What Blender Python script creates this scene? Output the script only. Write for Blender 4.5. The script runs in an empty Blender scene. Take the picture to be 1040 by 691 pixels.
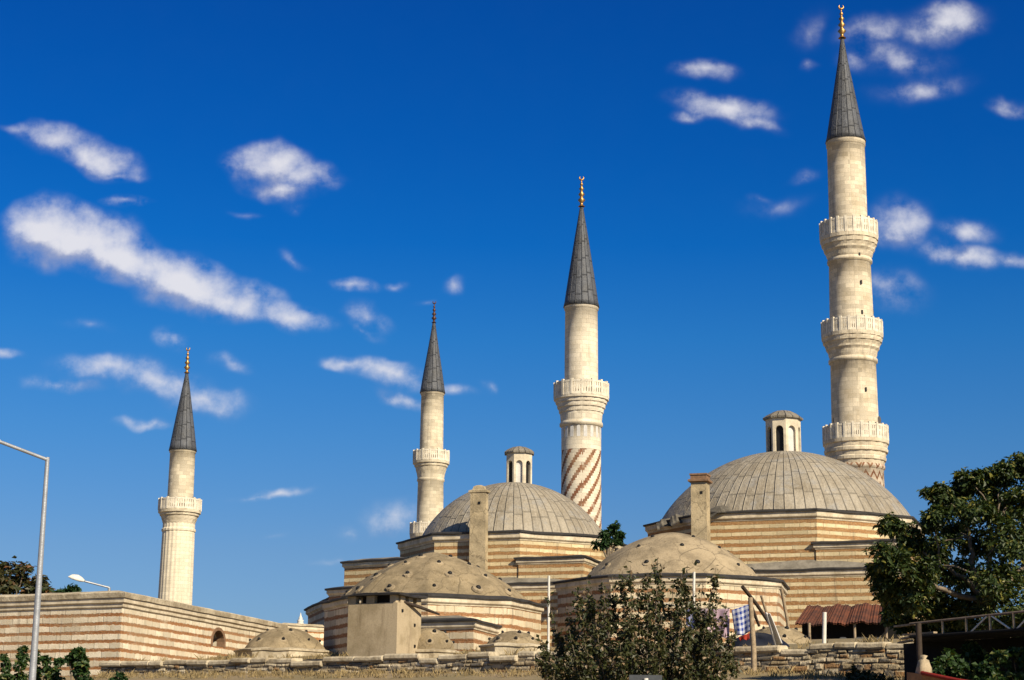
import bpy, math, random
import numpy as np
from mathutils import Vector, Matrix
R = math.radians
random.seed(7); rng = np.random.default_rng(7)
sc = bpy.context.scene
col = sc.collection

# ------------------------------------------------------------------ camera
F_PX, CX, CY = 1800.0, 520.0, 345.5
PITCH, ROLL = R(12.9), R(0.585)
CAM = Vector((0, 0, 1.6))
_f = Vector((0, math.cos(PITCH), math.sin(PITCH)))
_r0 = Vector((1, 0, 0)); _u0 = Vector((0, -math.sin(PITCH), math.cos(PITCH)))
_r = _r0*math.cos(ROLL) + _u0*math.sin(ROLL)
_u = _u0*math.cos(ROLL) - _r0*math.sin(ROLL)
cam = bpy.data.objects.new('camera', bpy.data.cameras.new('camera'))
col.objects.link(cam)
m = Matrix.Identity(4)
for i in range(3):
    m[i][0] = _r[i]; m[i][1] = _u[i]; m[i][2] = -_f[i]; m[i][3] = CAM[i]
cam.matrix_world = m
cam.data.sensor_width = 36; cam.data.lens = 36*F_PX/1040
cam.data.clip_end = 6000
sc.camera = cam
def direc(px, py):
    d = _f + _r*((px-CX)/F_PX) + _u*((CY-py)/F_PX)
    return d/d.y
def P(px, py, Y): return CAM + direc(px, py)*Y          # survey point at distance Y
def scale_at(p): return F_PX/((p-CAM).dot(_f))            # pixels per metre there

# ------------------------------------------------------------------ light
SUN_AZ, SUN_EL = R(36), R(34)       # to the right of straight behind the camera
sc.view_settings.view_transform = 'Standard'; sc.view_settings.look = 'None'
sc.view_settings.exposure = 0.6; sc.view_settings.gamma = 1
sd = Vector((math.sin(SUN_AZ)*math.cos(SUN_EL), -math.cos(SUN_AZ)*math.cos(SUN_EL), math.sin(SUN_EL)))
sun = bpy.data.objects.new('sun', bpy.data.lights.new('sun', 'SUN')); col.objects.link(sun)
sun.data.energy = 4.8; sun.data.angle = R(.5); sun.data.color = (1, .88, .68)
sun.rotation_euler = sd.to_track_quat('Z', 'Y').to_euler()
w = bpy.data.worlds.new('World'); sc.world = w; w.use_nodes = True

class NT:
    def __init__(s, nt): s.nt = nt
    def n(s, t, **kw):
        x = s.nt.nodes.new('ShaderNode'+t)
        for k, v in kw.items(): setattr(x, k, v)
        return x
    def link(s, a, b): s.nt.links.new(a, b)
    def put(s, sock, v):
        if isinstance(v, bpy.types.NodeSocket): s.link(v, sock)
        else: sock.default_value = v
    def math(s, op, a, b=0.0, c=None, clamp=False):
        x = s.n('Math', operation=op, use_clamp=clamp); s.put(x.inputs[0], a); s.put(x.inputs[1], b)
        if c is not None: s.put(x.inputs[2], c)
        return x.outputs[0]
    def vmath(s, op, a, b=(0, 0, 0)):
        x = s.n('VectorMath', operation=op); s.put(x.inputs[0], a); s.put(x.inputs[1], b); return x.outputs[0]
    def ramp(s, v, lo, hi, a=0.0, b=1.0, smooth=True):
        x = s.n('MapRange', interpolation_type='SMOOTHSTEP' if smooth else 'LINEAR')
        s.put(x.inputs[0], v); s.put(x.inputs[1], lo); s.put(x.inputs[2], hi); s.put(x.inputs[3], a); s.put(x.inputs[4], b)
        return x.outputs[0]
    def mix(s, f, a, b, mode='MIX'):
        x = s.n('Mix', data_type='RGBA', blend_type=mode); s.put(x.inputs[0], f)
        for i, v in ((6, a), (7, b)):
            if isinstance(v, tuple) and len(v) == 3: v = v+(1,)
            s.put(x.inputs[i], v)
        return x.outputs[2]
    def noise(s, vec, scale, detail=4, rough=.55, stretch=None):
        if stretch: vec = s.vmath('MULTIPLY', vec, stretch)
        x = s.n('TexNoise'); s.link(vec, x.inputs['Vector']); x.inputs['Scale'].default_value = scale
        x.inputs['Detail'].default_value = detail; x.inputs['Roughness'].default_value = rough
        return x.outputs['Fac']
    def grey(s, f):
        x = s.n('CombineXYZ')
        for i in range(3): s.link(f, x.inputs[i])
        return x.outputs[0]

# sky: Nishita, a polarised deep blue, with broken cumulus placed by direction
S = NT(w.node_tree); w.node_tree.nodes.clear()
sky = S.n('TexSky', sky_type='NISHITA', sun_disc=False, sun_elevation=SUN_EL, sun_rotation=math.pi-SUN_AZ)
sky.altitude = 0; sky.air_density = 1.0; sky.dust_density = .5; sky.ozone_density = 1.6
tc = S.n('TexCoord')
SKY_STR = .075
CLOUDS = [  # px, py, rx, ry, tilt (deg, down to the right), strength
 (48,240,44,34,5,1),(85,242,62,30,12,1),(128,266,62,24,18,1),(190,290,62,26,12,1),(235,303,52,22,14,.9),(300,326,46,13,10,.75),
 (60,146,46,16,12,.75),(92,158,50,17,22,.8),(18,134,26,6,10,.4),(118,176,28,7,15,.5),
 (275,166,46,21,8,.85),(312,177,34,15,2,.75),(285,190,40,12,4,.5),(300,207,16,9,0,.32),(252,214,16,5,0,.3),
 (126,205,21,6,3,.55),(362,293,30,7,3,.55),(375,323,24,15,25,.5),(372,338,20,9,30,.42),(404,294,12,5,0,.35),(464,292,17,10,-20,.45),(430,310,14,5,0,.3),
 (352,372,32,8,6,.5),(395,380,40,13,6,.8),(408,404,32,8,14,.5),(462,397,24,7,6,.45),(495,394,10,7,40,.4),
 (60,392,44,9,4,.45),(105,376,58,14,4,.65),(160,386,56,20,10,.66),(205,408,56,16,8,.5),(150,431,36,6,-2,.45),(230,369,24,9,25,.4),(175,345,17,10,20,.45),(4,363,20,7,0,.5),(90,330,40,8,8,.26),
 (284,501,36,6,-6,.5),(262,504,24,4,4,.4),
 (402,524,44,20,-10,.42),(352,538,17,9,0,.36),(345,565,40,5,-6,.3),(278,548,16,5,0,.25),(300,268,20,8,30,.32),
 (716,71,34,11,-2,.55),(736,109,56,14,8,.75),(770,126,32,11,12,.5),(700,118,24,7,-5,.45),
 (886,28,40,20,-15,.6),(960,22,46,22,-12,.75),(910,58,56,22,10,.42),(935,92,56,15,-8,.42),(822,30,18,30,15,.3),(823,69,10,8,0,.36),(870,66,26,18,20,.36),
 (914,229,36,26,-5,.68),(908,294,34,22,15,.42),(975,259,46,14,2,.72),(985,234,32,13,0,.5),(1026,262,26,8,8,.6),(1030,109,24,7,10,.4),(815,177,26,6,-6,.32),(790,206,40,14,-12,.27),(770,198,12,6,0,.28),
]
g = bpy.data.node_groups.new('cloud_field', 'ShaderNodeTree')
g.interface.new_socket('Vector', in_out='INPUT', socket_type='NodeSocketVector')
g.interface.new_socket('Field', in_out='OUTPUT', socket_type='NodeSocketFloat')
G = NT(g)
gi = G.n('ValToRGB'); g.nodes.remove(gi)
gi = g.nodes.new('NodeGroupInput'); go = g.nodes.new('NodeGroupOutput')
wv = gi.outputs[0]
wn = G.n('TexNoise'); G.link(wv, wn.inputs['Vector']); wn.inputs['Scale'].default_value = 26; wn.inputs['Detail'].default_value = 3
warp = G.vmath('MULTIPLY', G.vmath('SUBTRACT', wn.outputs['Color'], (.5, .5, .5)), (.028, .022, 0))
pv = G.vmath('ADD', wv, warp)
acc = None
for (px, py, rx, ry, tl, st) in CLOUDS:
    d = direc(px, py)
    mp = G.n('Mapping', vector_type='TEXTURE')
    if acc is None: G.link(pv, mp.inputs['Vector'])
    else:       # chained, so that the shader compiler works through the clouds one at a time
        ma = G.n('VectorMath', operation='MULTIPLY_ADD'); G.link(acc, ma.inputs[0]); ma.inputs[1].default_value = (1e-7,)*3; G.link(pv, ma.inputs[2]); G.link(ma.outputs[0], mp.inputs['Vector'])
    mp.inputs['Location'].default_value = (d.x, d.z, 0)
    mp.inputs['Rotation'].default_value = (0, 0, -R(tl)-ROLL)
    mp.inputs['Scale'].default_value = (rx*1.3/F_PX, ry*1.4/F_PX, 1)
    ln = G.n('VectorMath', operation='LENGTH'); G.link(mp.outputs[0], ln.inputs[0])
    v = G.ramp(ln.outputs['Value'], 1.15, 0.0, 0.0, st if st > .55 else st*1.12, smooth=False)
    acc = v if acc is None else G.math('SMOOTH_MAX', acc, v, .16)
n1 = G.noise(wv, 40, 10, .6); n2 = G.noise(wv, 18, 3, .5)
nn = G.math('ADD', G.math('MULTIPLY', G.math('SUBTRACT', n1, .5), 1.25), G.math('MULTIPLY', G.math('SUBTRACT', n2, .5), .35))
acc = G.math('SUBTRACT', acc, .08)
fld = G.math('ADD', acc, G.math('MULTIPLY', nn, G.ramp(acc, .02, .32, .0, 1.0)))
G.link(fld, go.inputs[0])
sep = S.n('SeparateXYZ'); S.link(tc.outputs['Generated'], sep.inputs[0])
yy = S.math('MAXIMUM', sep.outputs[1], .05)
cv = S.n('CombineXYZ'); S.link(S.math('DIVIDE', sep.outputs[0], yy), cv.inputs[0]); S.link(S.math('DIVIDE', sep.outputs[2], yy), cv.inputs[1])
def field(off):
    x = S.n('Group'); x.node_tree = g; S.link(S.vmath('ADD', cv.outputs[0], off), x.inputs[0]); return x.outputs[0]
f0 = field((0, 0, 0)); f1 = field((.005, .0115, 0))
dens = S.math('MULTIPLY', S.ramp(f0, .03, .86, 0, 1), S.ramp(sep.outputs[1], .3, .6))
lit = S.ramp(S.math('SUBTRACT', f0, f1), -.27, .22, 0, 1)
ccol = S.mix(lit, (.24, .265, .375), (.53, .525, .555))
# saturate the clear sky the way a polariser does, away from the sun
el = S.math('ARCSINE', sep.outputs[2])
cr = S.n('ValToRGB'); S.link(S.math('DIVIDE', el, R(60)), cr.inputs[0])
stops = [(.037, (.31, .45, .74)), (.10, (.275, .445, .71)), (.16, (.17, .45, .78)), (.215, (.08, .43, .84)), (.266, (.018, .36, .86)), (.318, (.010, .315, .835)), (.394, (.007, .275, .80)), (.60, (.34, .44, .58))]
while len(cr.color_ramp.elements) < len(stops): cr.color_ramp.elements.new(.5)
for e_, (p_, c_) in zip(cr.color_ramp.elements, stops): e_.position = p_; e_.color = c_+(1,)
skyc = S.mix(1.0, sky.outputs[0], cr.outputs[0], 'MULTIPLY')
clear = S.vmath('MULTIPLY', skyc, (SKY_STR,)*3)
fin = S.mix(S.math('MULTIPLY', dens, .93), clear, ccol)
bg = S.n('Background'); S.link(fin, bg.inputs[0]); bg0 = S.n('Background'); S.link(clear, bg0.inputs[0])
sp2 = S.n('SeparateXYZ'); S.link(cv.outputs[0], sp2.inputs[0])
part = S.math('MULTIPLY', S.math('LESS_THAN', S.math('ABSOLUTE', sp2.outputs[0]), .40), S.math('LESS_THAN', S.math('ABSOLUTE', S.math('SUBTRACT', sp2.outputs[1], .25)), .27))
part = S.math('MULTIPLY', part, S.math('GREATER_THAN', sep.outputs[1], .2))   # the clouds stand in one quarter of the sky only
mx = S.n('MixShader'); S.link(part, mx.inputs[0]); S.link(bg0.outputs[0], mx.inputs[1]); S.link(bg.outputs[0], mx.inputs[2])
wo = S.n('OutputWorld'); S.link(mx.outputs[0], wo.inputs[0])

# ------------------------------------------------------------------ materials
def material(name):
    mt = bpy.data.materials.new(name); mt.use_nodes = True
    k = NT(mt.node_tree); b = mt.node_tree.nodes['Principled BSDF']; b.inputs['Specular IOR Level'].default_value = .25
    return mt, k, b
def bump(k, b, h, strength=.4, dist=.05):
    x = k.n('Bump'); x.inputs['Strength'].default_value = strength; x.inputs['Distance'].default_value = dist
    k.link(h, x.inputs['Height']); k.link(x.outputs[0], b.inputs['Normal'])
def uvs(k): return k.n('TexCoord').outputs['UV']
def obc(k): return k.n('TexCoord').outputs['Object']
def plain(name, c, rough=.8, var=.25, scale=3.0, metal=0, c2=None, coords='obj', bs=.25, bd=.02):
    mt, k, b = material(name)
    v = obc(k) if coords == 'obj' else uvs(k)
    n = k.noise(v, scale, 6, .6); n2 = k.noise(v, scale*6, 3)
    f = k.ramp(k.math('ADD', k.math('MULTIPLY', n, .7), k.math('MULTIPLY', n2, .3)), .32, .68)
    d = c2 or tuple(x*(1-var) for x in c)
    k.put(b.inputs['Base Color'], k.mix(f, tuple(min(1, x*(1+var*.4)) for x in c) if not c2 else c, d))
    b.inputs['Roughness'].default_value = rough; b.inputs['Metallic'].default_value = metal
    if bs: bump(k, b, n2, bs, bd)
    return mt
def striped(name, stone, brick, duty=.36, period=.5, wear=.35, grime=.4, phase=0.0):
    """cream ashlar courses between bands of thin brick; UV is in metres, v is the height"""
    mt, k, b = material(name)
    uv = uvs(k); sp = k.n('SeparateXYZ'); k.link(uv, sp.inputs[0])
    w1 = k.math('MULTIPLY', k.math('SUBTRACT', k.noise(uv, .9, 3), .5), .09)
    w2 = k.math('MULTIPLY', k.math('SUBTRACT', k.noise(uv, 4, 4, .7), .5), .15)
    v = k.math('ADD', sp.outputs[1], k.math('ADD', w1, w2))
    fr = k.math('FRACT', k.math('DIVIDE', k.math('ADD', v, phase), period))
    band = k.math('MULTIPLY', k.ramp(fr, .0, .05), k.ramp(fr, duty-.04, duty+.03, 1, 0))
    brk = k.n('TexBrick'); k.link(uv, brk.inputs['Vector'])
    brk.inputs['Scale'].default_value = 1; brk.inputs['Brick Width'].default_value = .95; brk.inputs['Row Height'].default_value = period
    brk.inputs['Mortar Size'].default_value = .024; brk.inputs['Mortar Smooth'].default_value = .5; brk.inputs['Bias'].default_value = -.1
    brk.inputs['Color1'].default_value = tuple(x*1.1 for x in stone)+(1,); brk.inputs['Color2'].default_value = tuple(x*.70 for x in stone)+(1,)
    brk.inputs['Mortar'].default_value = tuple(x*.42 for x in stone)+(1,)
    sn = k.noise(uv, 2.2, 6, .65)
    st = k.mix(k.ramp(sn, .35, .7, 0, .55), brk.outputs['Color'], (stone[0]*.72, stone[1]*.66, stone[2]*.55))
    bn = k.noise(uv, 6, 5, .7, (1, 3, 1))
    bc = k.mix(k.ramp(bn, .3, .7), tuple(x*1.2 for x in brick), tuple(x*.62 for x in brick))
    lost = k.ramp(k.noise(uv, .75, 5, .6, (1, 2.5, 1)), .56, .70, 0, wear)
    keep = k.math('MULTIPLY', band, k.math('SUBTRACT', 1.0, lost))
    keep = k.math('MULTIPLY', keep, k.ramp(k.noise(uv, 9, 3), .22, .5, .55, 1.0))
    c = k.mix(keep, st, bc)
    big = k.ramp(k.noise(uv, .22, 5, .6), .4, .72, 0, grime)
    c = k.mix(big, c, (stone[0]*.5, stone[1]*.46, stone[2]*.38))
    strk = k.ramp(k.noise(uv, 1.0, 5, .7, (2.6, .16, 1)), .53, .76, 0, grime*1.5)
    c = k.mix(strk, c, (.085, .07, .052))
    fine = k.ramp(k.noise(uv, 22, 3, .7), .25, .75, .8, 1.12)
    c = k.mix(1.0, c, k.grey(fine), 'MULTIPLY')
    k.put(b.inputs['Base Color'], c); b.inputs['Roughness'].default_value = .92
    h = k.math('ADD', k.math('MULTIPLY', keep, -.5), k.math('ADD', k.math('MULTIPLY', brk.outputs['Fac'], -.4), k.math('MULTIPLY', k.noise(uv, 12, 4, .7), .8)))
    bump(k, b, h, .5, .05)
    return mt
def ashlar(name, stone, bw=.8, rh=.38, grime=.35, lo=.74, pattern=None, red=(.215, .09, .045)):
    """minaret stone: fine coursed blocks; pattern 'spiral' or 'zigzag' inlays red stone. UV: metres round, metres up"""
    mt, k, b = material(name)
    uv = uvs(k)
    brk = k.n('TexBrick'); k.link(uv, brk.inputs['Vector'])
    brk.inputs['Scale'].default_value = 1; brk.inputs['Brick Width'].default_value = bw; brk.inputs['Row Height'].default_value = rh
    brk.inputs['Mortar Size'].default_value = .012; brk.inputs['Mortar Smooth'].default_value = .7
    brk.inputs['Color1'].default_value = tuple(x*1.1 for x in stone)+(1,); brk.inputs['Color2'].default_value = tuple(x*lo for x in stone)+(1,)
    brk.inputs['Mortar'].default_value = tuple(x*.55 for x in stone)+(1,)
    c = brk.outputs['Color']
    if pattern:
        sp = k.n('SeparateXYZ'); k.link(k.vmath('ADD', uv, k.vmath('MULTIPLY', k.grey(k.noise(uv, 3, 2)), (.10, .10, 0))), sp.inputs[0])
        U, V = sp.outputs[0], sp.outputs[1]
        if pattern == 'spiral':
            # quantise to the courses, so that the bands climb in steps as laid stone does
            Vq = k.math('MULTIPLY', k.math('FLOOR', k.math('DIVIDE', V, .22)), .22)
            fr = k.math('FRACT', k.math('SUBTRACT', k.math('DIVIDE', Vq, 1.5), k.math('MULTIPLY', U, 10/10.9)))
            msk = k.math('MULTIPLY', k.ramp(fr, 0, .05), k.ramp(fr, .37, .43, 1, 0))
        else:
            tri = k.math('MULTIPLY', k.math('ABSOLUTE', k.math('SUBTRACT', k.math('FRACT', k.math('MULTIPLY', U, 18/14.4)),   .5)), 1.25)
            fr = k.math('FRACT', k.math('DIVIDE', k.math('ADD', V, tri), .95))
            msk = k.math('MULTIPLY', k.ramp(fr, 0, .03), k.ramp(fr, .30, .34, 1, 0))
        rn = k.noise(uv, 3, 5, .7)
        rc = k.mix(k.ramp(rn, .3, .7), tuple(x*1.25 for x in red), tuple(x*.6 for x in red))
        c = k.mix(k.math('MULTIPLY', msk, k.ramp(k.noise(uv, 1.6, 4), .25, .5, .55, 1)), c, rc)
    c = k.mix(k.ramp(k.noise(uv, .5, 5, .65), .42, .75, 0, grime), c, (stone[0]*.6, stone[1]*.53, stone[2]*.4))
    c = k.mix(k.ramp(k.noise(uv, 1, 5, .7, (2.2, .09, 1)), .52, .76, 0, grime*1.3), c, (.16, .13, .10))
    c = k.mix(1.0, c, k.grey(k.ramp(k.noise(uv, 9, 4, .7), .25, .75, .84, 1.1)), 'MULTIPLY')
    k.put(b.inputs['Base Color'], c); b.inputs['Roughness'].default_value = .9
    bump(k, b, k.math('ADD', k.math('MULTIPLY', brk.outputs['Fac'], -.5), k.math('MULTIPLY', k.noise(uv, 8, 4), .6)), .4, .03)
    return mt
def sheet(name, c, roww=1.0, rh=1.5, grime=.45, seam=.035, rough=.6, metal=0.0, dark=.5):
    """lead sheets: u counts the strips, v is metres up the slope, joints staggered strip by strip"""
    mt, k, b = material(name)
    uv = uvs(k); sp = k.n('SeparateXYZ'); k.link(uv, sp.inputs[0])
    wob = k.math('MULTIPLY', k.math('SUBTRACT', k.noise(uv, .8, 3), .5), .10)
    fu = k.math('FRACT', k.math('ADD', sp.outputs[0], wob))
    iu = k.math('FLOOR', k.math('ADD', sp.outputs[0], wob))
    wn = k.n('TexWhiteNoise', noise_dimensions='1D'); k.link(iu, wn.inputs['W'])
    vv = k.math('DIVIDE', k.math('ADD', sp.outputs[1], k.math('MULTIPLY', wn.outputs['Value'], rh*.35)), rh)
    fv = k.math('FRACT', vv); iv = k.math('FLOOR', vv)
    wn2 = k.n('TexWhiteNoise', noise_dimensions='2D')
    cmb = k.n('CombineXYZ'); k.link(iu, cmb.inputs[0]); k.link(iv, cmb.inputs[1]); k.link(cmb.outputs[0], wn2.inputs['Vector'])
    du = k.math('MINIMUM', fu, k.math('SUBTRACT', 1.0, fu)); dv = k.math('MINIMUM', fv, k.math('SUBTRACT', 1.0, fv))
    s1 = k.ramp(du, 0, seam*1.9, 1, 0); s2 = k.ramp(dv, 0, seam*1.2, 1, 0)
    sm = k.math('MAXIMUM', s1, s2)
    base = k.mix(wn2.outputs['Value'], tuple(x*.85 for x in c), tuple(x*1.12 for x in c))
    o = obc(k)
    base = k.mix(k.ramp(k.noise(o, .55, 6, .65), .38, .72, 0, grime), base, (c[0]*.62, c[1]*.56, c[2]*.46))
    base = k.mix(k.ramp(k.noise(uv, 1.3, 5, .7, (1.6, .3, 1)), .5, .74, 0, grime*1.3), base, tuple(x*1.35 for x in c))
    base = k.mix(k.ramp(k.noise(uv, 1.0, 5, .7, (2.2, .22, 1)), .54, .74, 0, grime*1.2), base, (c[0]*.5, c[1]*.46, c[2]*.4))
    base = k.mix(k.ramp(k.noise(o, .9, 6, .7), .5, .66, 0, grime*.9), base, (c[0]*.92, c[0]*.90, c[0]*.84))
    base = k.mix(1.0, base, k.grey(k.ramp(k.noise(o, 7, 4, .7), .25, .75, .8, 1.14)), 'MULTIPLY')
    base = k.mix(k.math('MULTIPLY', sm, dark), base, tuple(x*.32 for x in c))
    k.put(b.inputs['Base Color'], base); b.inputs['Roughness'].default_value = rough; b.inputs['Metallic'].default_value = metal
    bump(k, b, k.math('ADD', k.math('MULTIPLY', k.ramp(du, .0, .10, 1, 0), 1.0), k.math('ADD', k.math('MULTIPLY', k.ramp(dv, 0, .05, .6, 0), 1.0), k.math('MULTIPLY', k.noise(o, 2.0, 5, .65), 1.5))), .75, .11)
    return mt
def leafmat(name, a, b2, c3=None, trans=.25):
    mt, k, b = material(name)
    gm = k.n('NewGeometry'); r = gm.outputs['Random Per Island']
    c = k.mix(r, a, b2)
    if c3: c = k.mix(k.ramp(k.math('FRACT', k.math('MULTIPLY', r, 7.13)), .86, .9), c, c3)
    k.put(b.inputs['Base Color'], c); b.inputs['Roughness'].default_value = .5; b.inputs['Specular IOR Level'].default_value = .35
    tr = k.n('BsdfTranslucent'); k.link(k.mix(1.0, c, (1.3, 1.3, .5), 'MULTIPLY'), tr.inputs[0])
    ms = k.n('MixShader'); ms.inputs[0].default_value = trans
    out = mt.node_tree.nodes['Material Output']
    k.link(b.outputs[0], ms.inputs[1]); k.link(tr.outputs[0], ms.inputs[2]); k.link(ms.outputs[0], out.inputs[0])
    return mt

M = {}
M['hall'] = striped('hall_masonry', (.66, .545, .335), (.335, .17, .065), .51, .46, .25, .36)
M['low'] = striped('low_masonry', (.67, .57, .40), (.31, .145, .06), .42, .5, .36, .44, .1)
VZ = P(125, 601, 86).z-.27      # top of the long wall; its first brick band lies just under the cornice
M['old'] = striped('old_masonry', (.74, .65, .49), (.34, .15, .055), .42, .42, .45, .42, .176-((VZ-.74) % .42))
M['cornice'] = plain('cornice_stone', (.64, .55, .40), .9, .4, 1.2, c2=(.36, .295, .195))
M['lead_edge'] = plain('lead_edge', (.045, .042, .04), .7, .4, 2)
M['ledge'] = plain('ledge_lead', (.25, .225, .18), .75, .4, 1.0, c2=(.13, .115, .09))
M['dome'] = sheet('dome_lead', (.30, .262, .20), rh=1.8, dark=.5, grime=.6, seam=.036)
M['min_lead'] = sheet('spire_lead', (.085, .09, .10), rh=1.6, rough=.5, seam=.05, dark=.6, grime=.6)
M['mortar'] = None
M['gold'] = plain('gilded_copper', (.42, .24, .08), .42, .35, 3, metal=.9, bs=0)
M['copper'] = plain('old_copper', (.085, .045, .03), .5, .35, 3, metal=.6, bs=0)
M['stone4'] = ashlar('minaret_stone_warm', (.65, .56, .41), grime=.5)
M['stone3'] = ashlar('minaret_stone_pale', (.68, .60, .46), lo=.84)
M['spiral'] = ashlar('minaret_stone_spiral', (.68, .60, .46), pattern='spiral')
M['zigzag'] = ashlar('minaret_stone_zigzag', (.55, .46, .35), pattern='zigzag')
M['stone2'] = ashlar('minaret_stone_sand', (.62, .54, .395))
M['stone1'] = ashlar('minaret_stone_fluted', (.66, .58, .43), grime=.2, lo=.92)
M['rail'] = plain('railing_stone', (.68, .61, .48), .9, .3, 1.5)
M['plaster'] = None
M['lantern'] = plain('lantern_plaster', (.60, .52, .38), .9, .3, 1.2)
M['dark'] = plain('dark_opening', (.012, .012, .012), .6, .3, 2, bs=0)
M['pane_pale'] = plain('milky_pane', (.55, .53, .49), .4, .2, 2, bs=0)
M['wood'] = plain('weathered_wood', (.33, .25, .16), .9, .45, 5)
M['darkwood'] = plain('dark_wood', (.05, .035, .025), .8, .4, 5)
M['black'] = plain('shade_black', (.012, .011, .010), .9, .4, 4)  # deep shade of the shed and canopy put into a near-black colour
M['grime'] = plain('grimy_steel', (.05, .05, .05), .6, .4, 4)
M['rusty'] = plain('rusty_steel', (.16, .12, .09), .7, .4, 6)
M['oldlead'] = plain('old_lead', (.13, .115, .09), .8, .5, 1.5)
M['white'] = plain('white_paint', (.62, .59, .52), .6, .15, 3)
M['steel'] = plain('galvanised_steel', (.36, .37, .38), .45, .2, 4, metal=.4)
M['bark'] = plain('bark', (.17, .135, .095), .95, .45, 6, bs=.6)
M['palebark'] = plain('pale_bark', (.30, .26, .20), .9, .4, 6, bs=.6)
M['straw'] = plain('dry_straw', (.27, .20, .095), .9, .45, 3, bs=0)

def mortar(name, c, stain=.6):
    mt, k, b = material(name); o = obc(k)
    n = k.noise(o, .8, 7, .65); n2 = k.noise(o, 4.5, 5, .7); n3 = k.noise(o, 22, 3)
    cc = k.mix(k.ramp(n, .36, .66), tuple(x*1.12 for x in c), tuple(x*.68 for x in c))
    cc = k.mix(k.ramp(n2, .52, .72, 0, stain), cc, (c[0]*.5, c[1]*.46, c[2]*.36))
    vo = k.n('TexVoronoi', feature='DISTANCE_TO_EDGE'); vo.inputs['Scale'].default_value = .62
    k.link(k.vmath('ADD', o, k.vmath('MULTIPLY', k.grey(n2), (.5, .5, .5))), vo.inputs['Vector'])
    crack = k.ramp(vo.outputs['Distance'], 0, .018, .75, 0)
    cc = k.mix(crack, cc, tuple(x*.3 for x in c))
    cc = k.mix(1.0, cc, k.grey(k.ramp(n3, .25, .75, .82, 1.12)), 'MULTIPLY')
    k.put(b.inputs['Base Color'], cc); b.inputs['Roughness'].default_value = .95
    bump(k, b, k.math('ADD', n2, k.math('MULTIPLY', n3, .5)), .6, .06)
    return mt
M['mortar'] = mortar('dome_mortar', (.27, .21, .125), .75)
M['mortar2'] = mortar('dome_mortar_pale', (.33, .26, .165), .4)
def plaster():
    mt, k, b = material('hut_plaster'); o = obc(k)
    n = k.noise(o, .7, 6, .65); n2 = k.noise(o, 1.2, 5, .65, (2.5, 2.5, .35)); n3 = k.noise(o, 18, 3)
    c = k.mix(k.ramp(n, .4, .62), (.42, .335, .215), (.30, .235, .14))
    c = k.mix(k.ramp(n2, .5, .74, 0, .7), c, (.16, .115, .065))
    c = k.mix(k.ramp(k.noise(o, 2.6, 6, .7), .56, .7, 0, .5), c, (.42, .34, .225))
    c = k.mix(1.0, c, k.grey(k.ramp(n3, .25, .75, .88, 1.08)), 'MULTIPLY')
    k.put(b.inputs['Base Color'], c); b.inputs['Roughness'].default_value = .95
    bump(k, b, k.math('ADD', n, k.math('MULTIPLY', n3, .4)), .35, .04); return mt
M['plaster'] = plaster()
def earth(name, a, b2, c3, sc_=.25):
    mt, k, b = material(name); o = obc(k)
    n = k.noise(o, sc_, 8, .65); n2 = k.noise(o, sc_*14, 5, .7)
    c = k.mix(k.ramp(n, .38, .62), a, b2); c = k.mix(k.ramp(n2, .5, .75, 0, .7), c, c3)
    k.put(b.inputs['Base Color'], c); b.inputs['Roughness'].default_value = .95
    bump(k, b, n2, .6, .08); return mt
M['earth'] = earth('dry_earth', (.25, .19, .115), (.20, .16, .085), (.12, .095, .05))
M['asphalt'] = earth('asphalt', (.05, .05, .05), (.06, .058, .055), (.035, .035, .035), .8)
M['paving'] = earth('paving', (.25, .24, .22), (.21, .2, .18), (.15, .14, .13), .8)
M['leaf_fig'] = leafmat('walnut_leaves', (.019, .037, .009), (.052, .075, .016), (.17, .16, .03))
M['leaf_shrub'] = leafmat('orchard_leaves', (.022, .032, .009), (.062, .060, .018), (.23, .16, .09), .2)
M['leaf_tan'] = leafmat('autumn_leaves', (.028, .040, .012), (.065, .052, .016), (.13, .06, .02))
M['leaf_dark'] = leafmat('dark_leaves', (.016, .042, .012), (.032, .065, .018))
M['leaf_vine'] = leafmat('vine_leaves', (.014, .038, .009), (.036, .07, .015), (.12, .13, .03))
def rubble():
    mt, k, b = material('rubble_stone'); o = obc(k)
    at = k.n('Attribute', attribute_name='tint'); t = at.outputs['Fac']
    joint = k.n('Attribute', attribute_name='joint').outputs['Fac']
    c = k.mix(k.ramp(t, 0, 1, 0, 1, False), (.33, .255, .15), (.64, .54, .37))
    c = k.mix(k.ramp(k.math('FRACT', k.math('MULTIPLY', t, 9.7)), .74, .8), c, (.13, .115, .095))
    c = k.mix(k.ramp(k.math('FRACT', k.math('MULTIPLY', t, 5.3)), .86, .9), c, (.33, .19, .085))
    n = k.noise(o, 1.6, 6, .7); n2 = k.noise(o, 14, 3)
    c = k.mix(k.ramp(n, .45, .7, 0, .6), c, (.125, .095, .055))
    c = k.mix(joint, c, (.085, .065, .04))
    c = k.mix(1.0, c, k.grey(k.ramp(n2, .25, .75, .75, 1.15)), 'MULTIPLY')
    k.put(b.inputs['Base Color'], c); b.inputs['Roughness'].default_value = .95
    bump(k, b, n2, .5, .04); return mt
M['rubble'] = rubble()
M['coping'] = plain('coping_stone', (.56, .48, .34), .9, .5, .9, c2=(.24, .19, .12), bs=.6, bd=.06)

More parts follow.
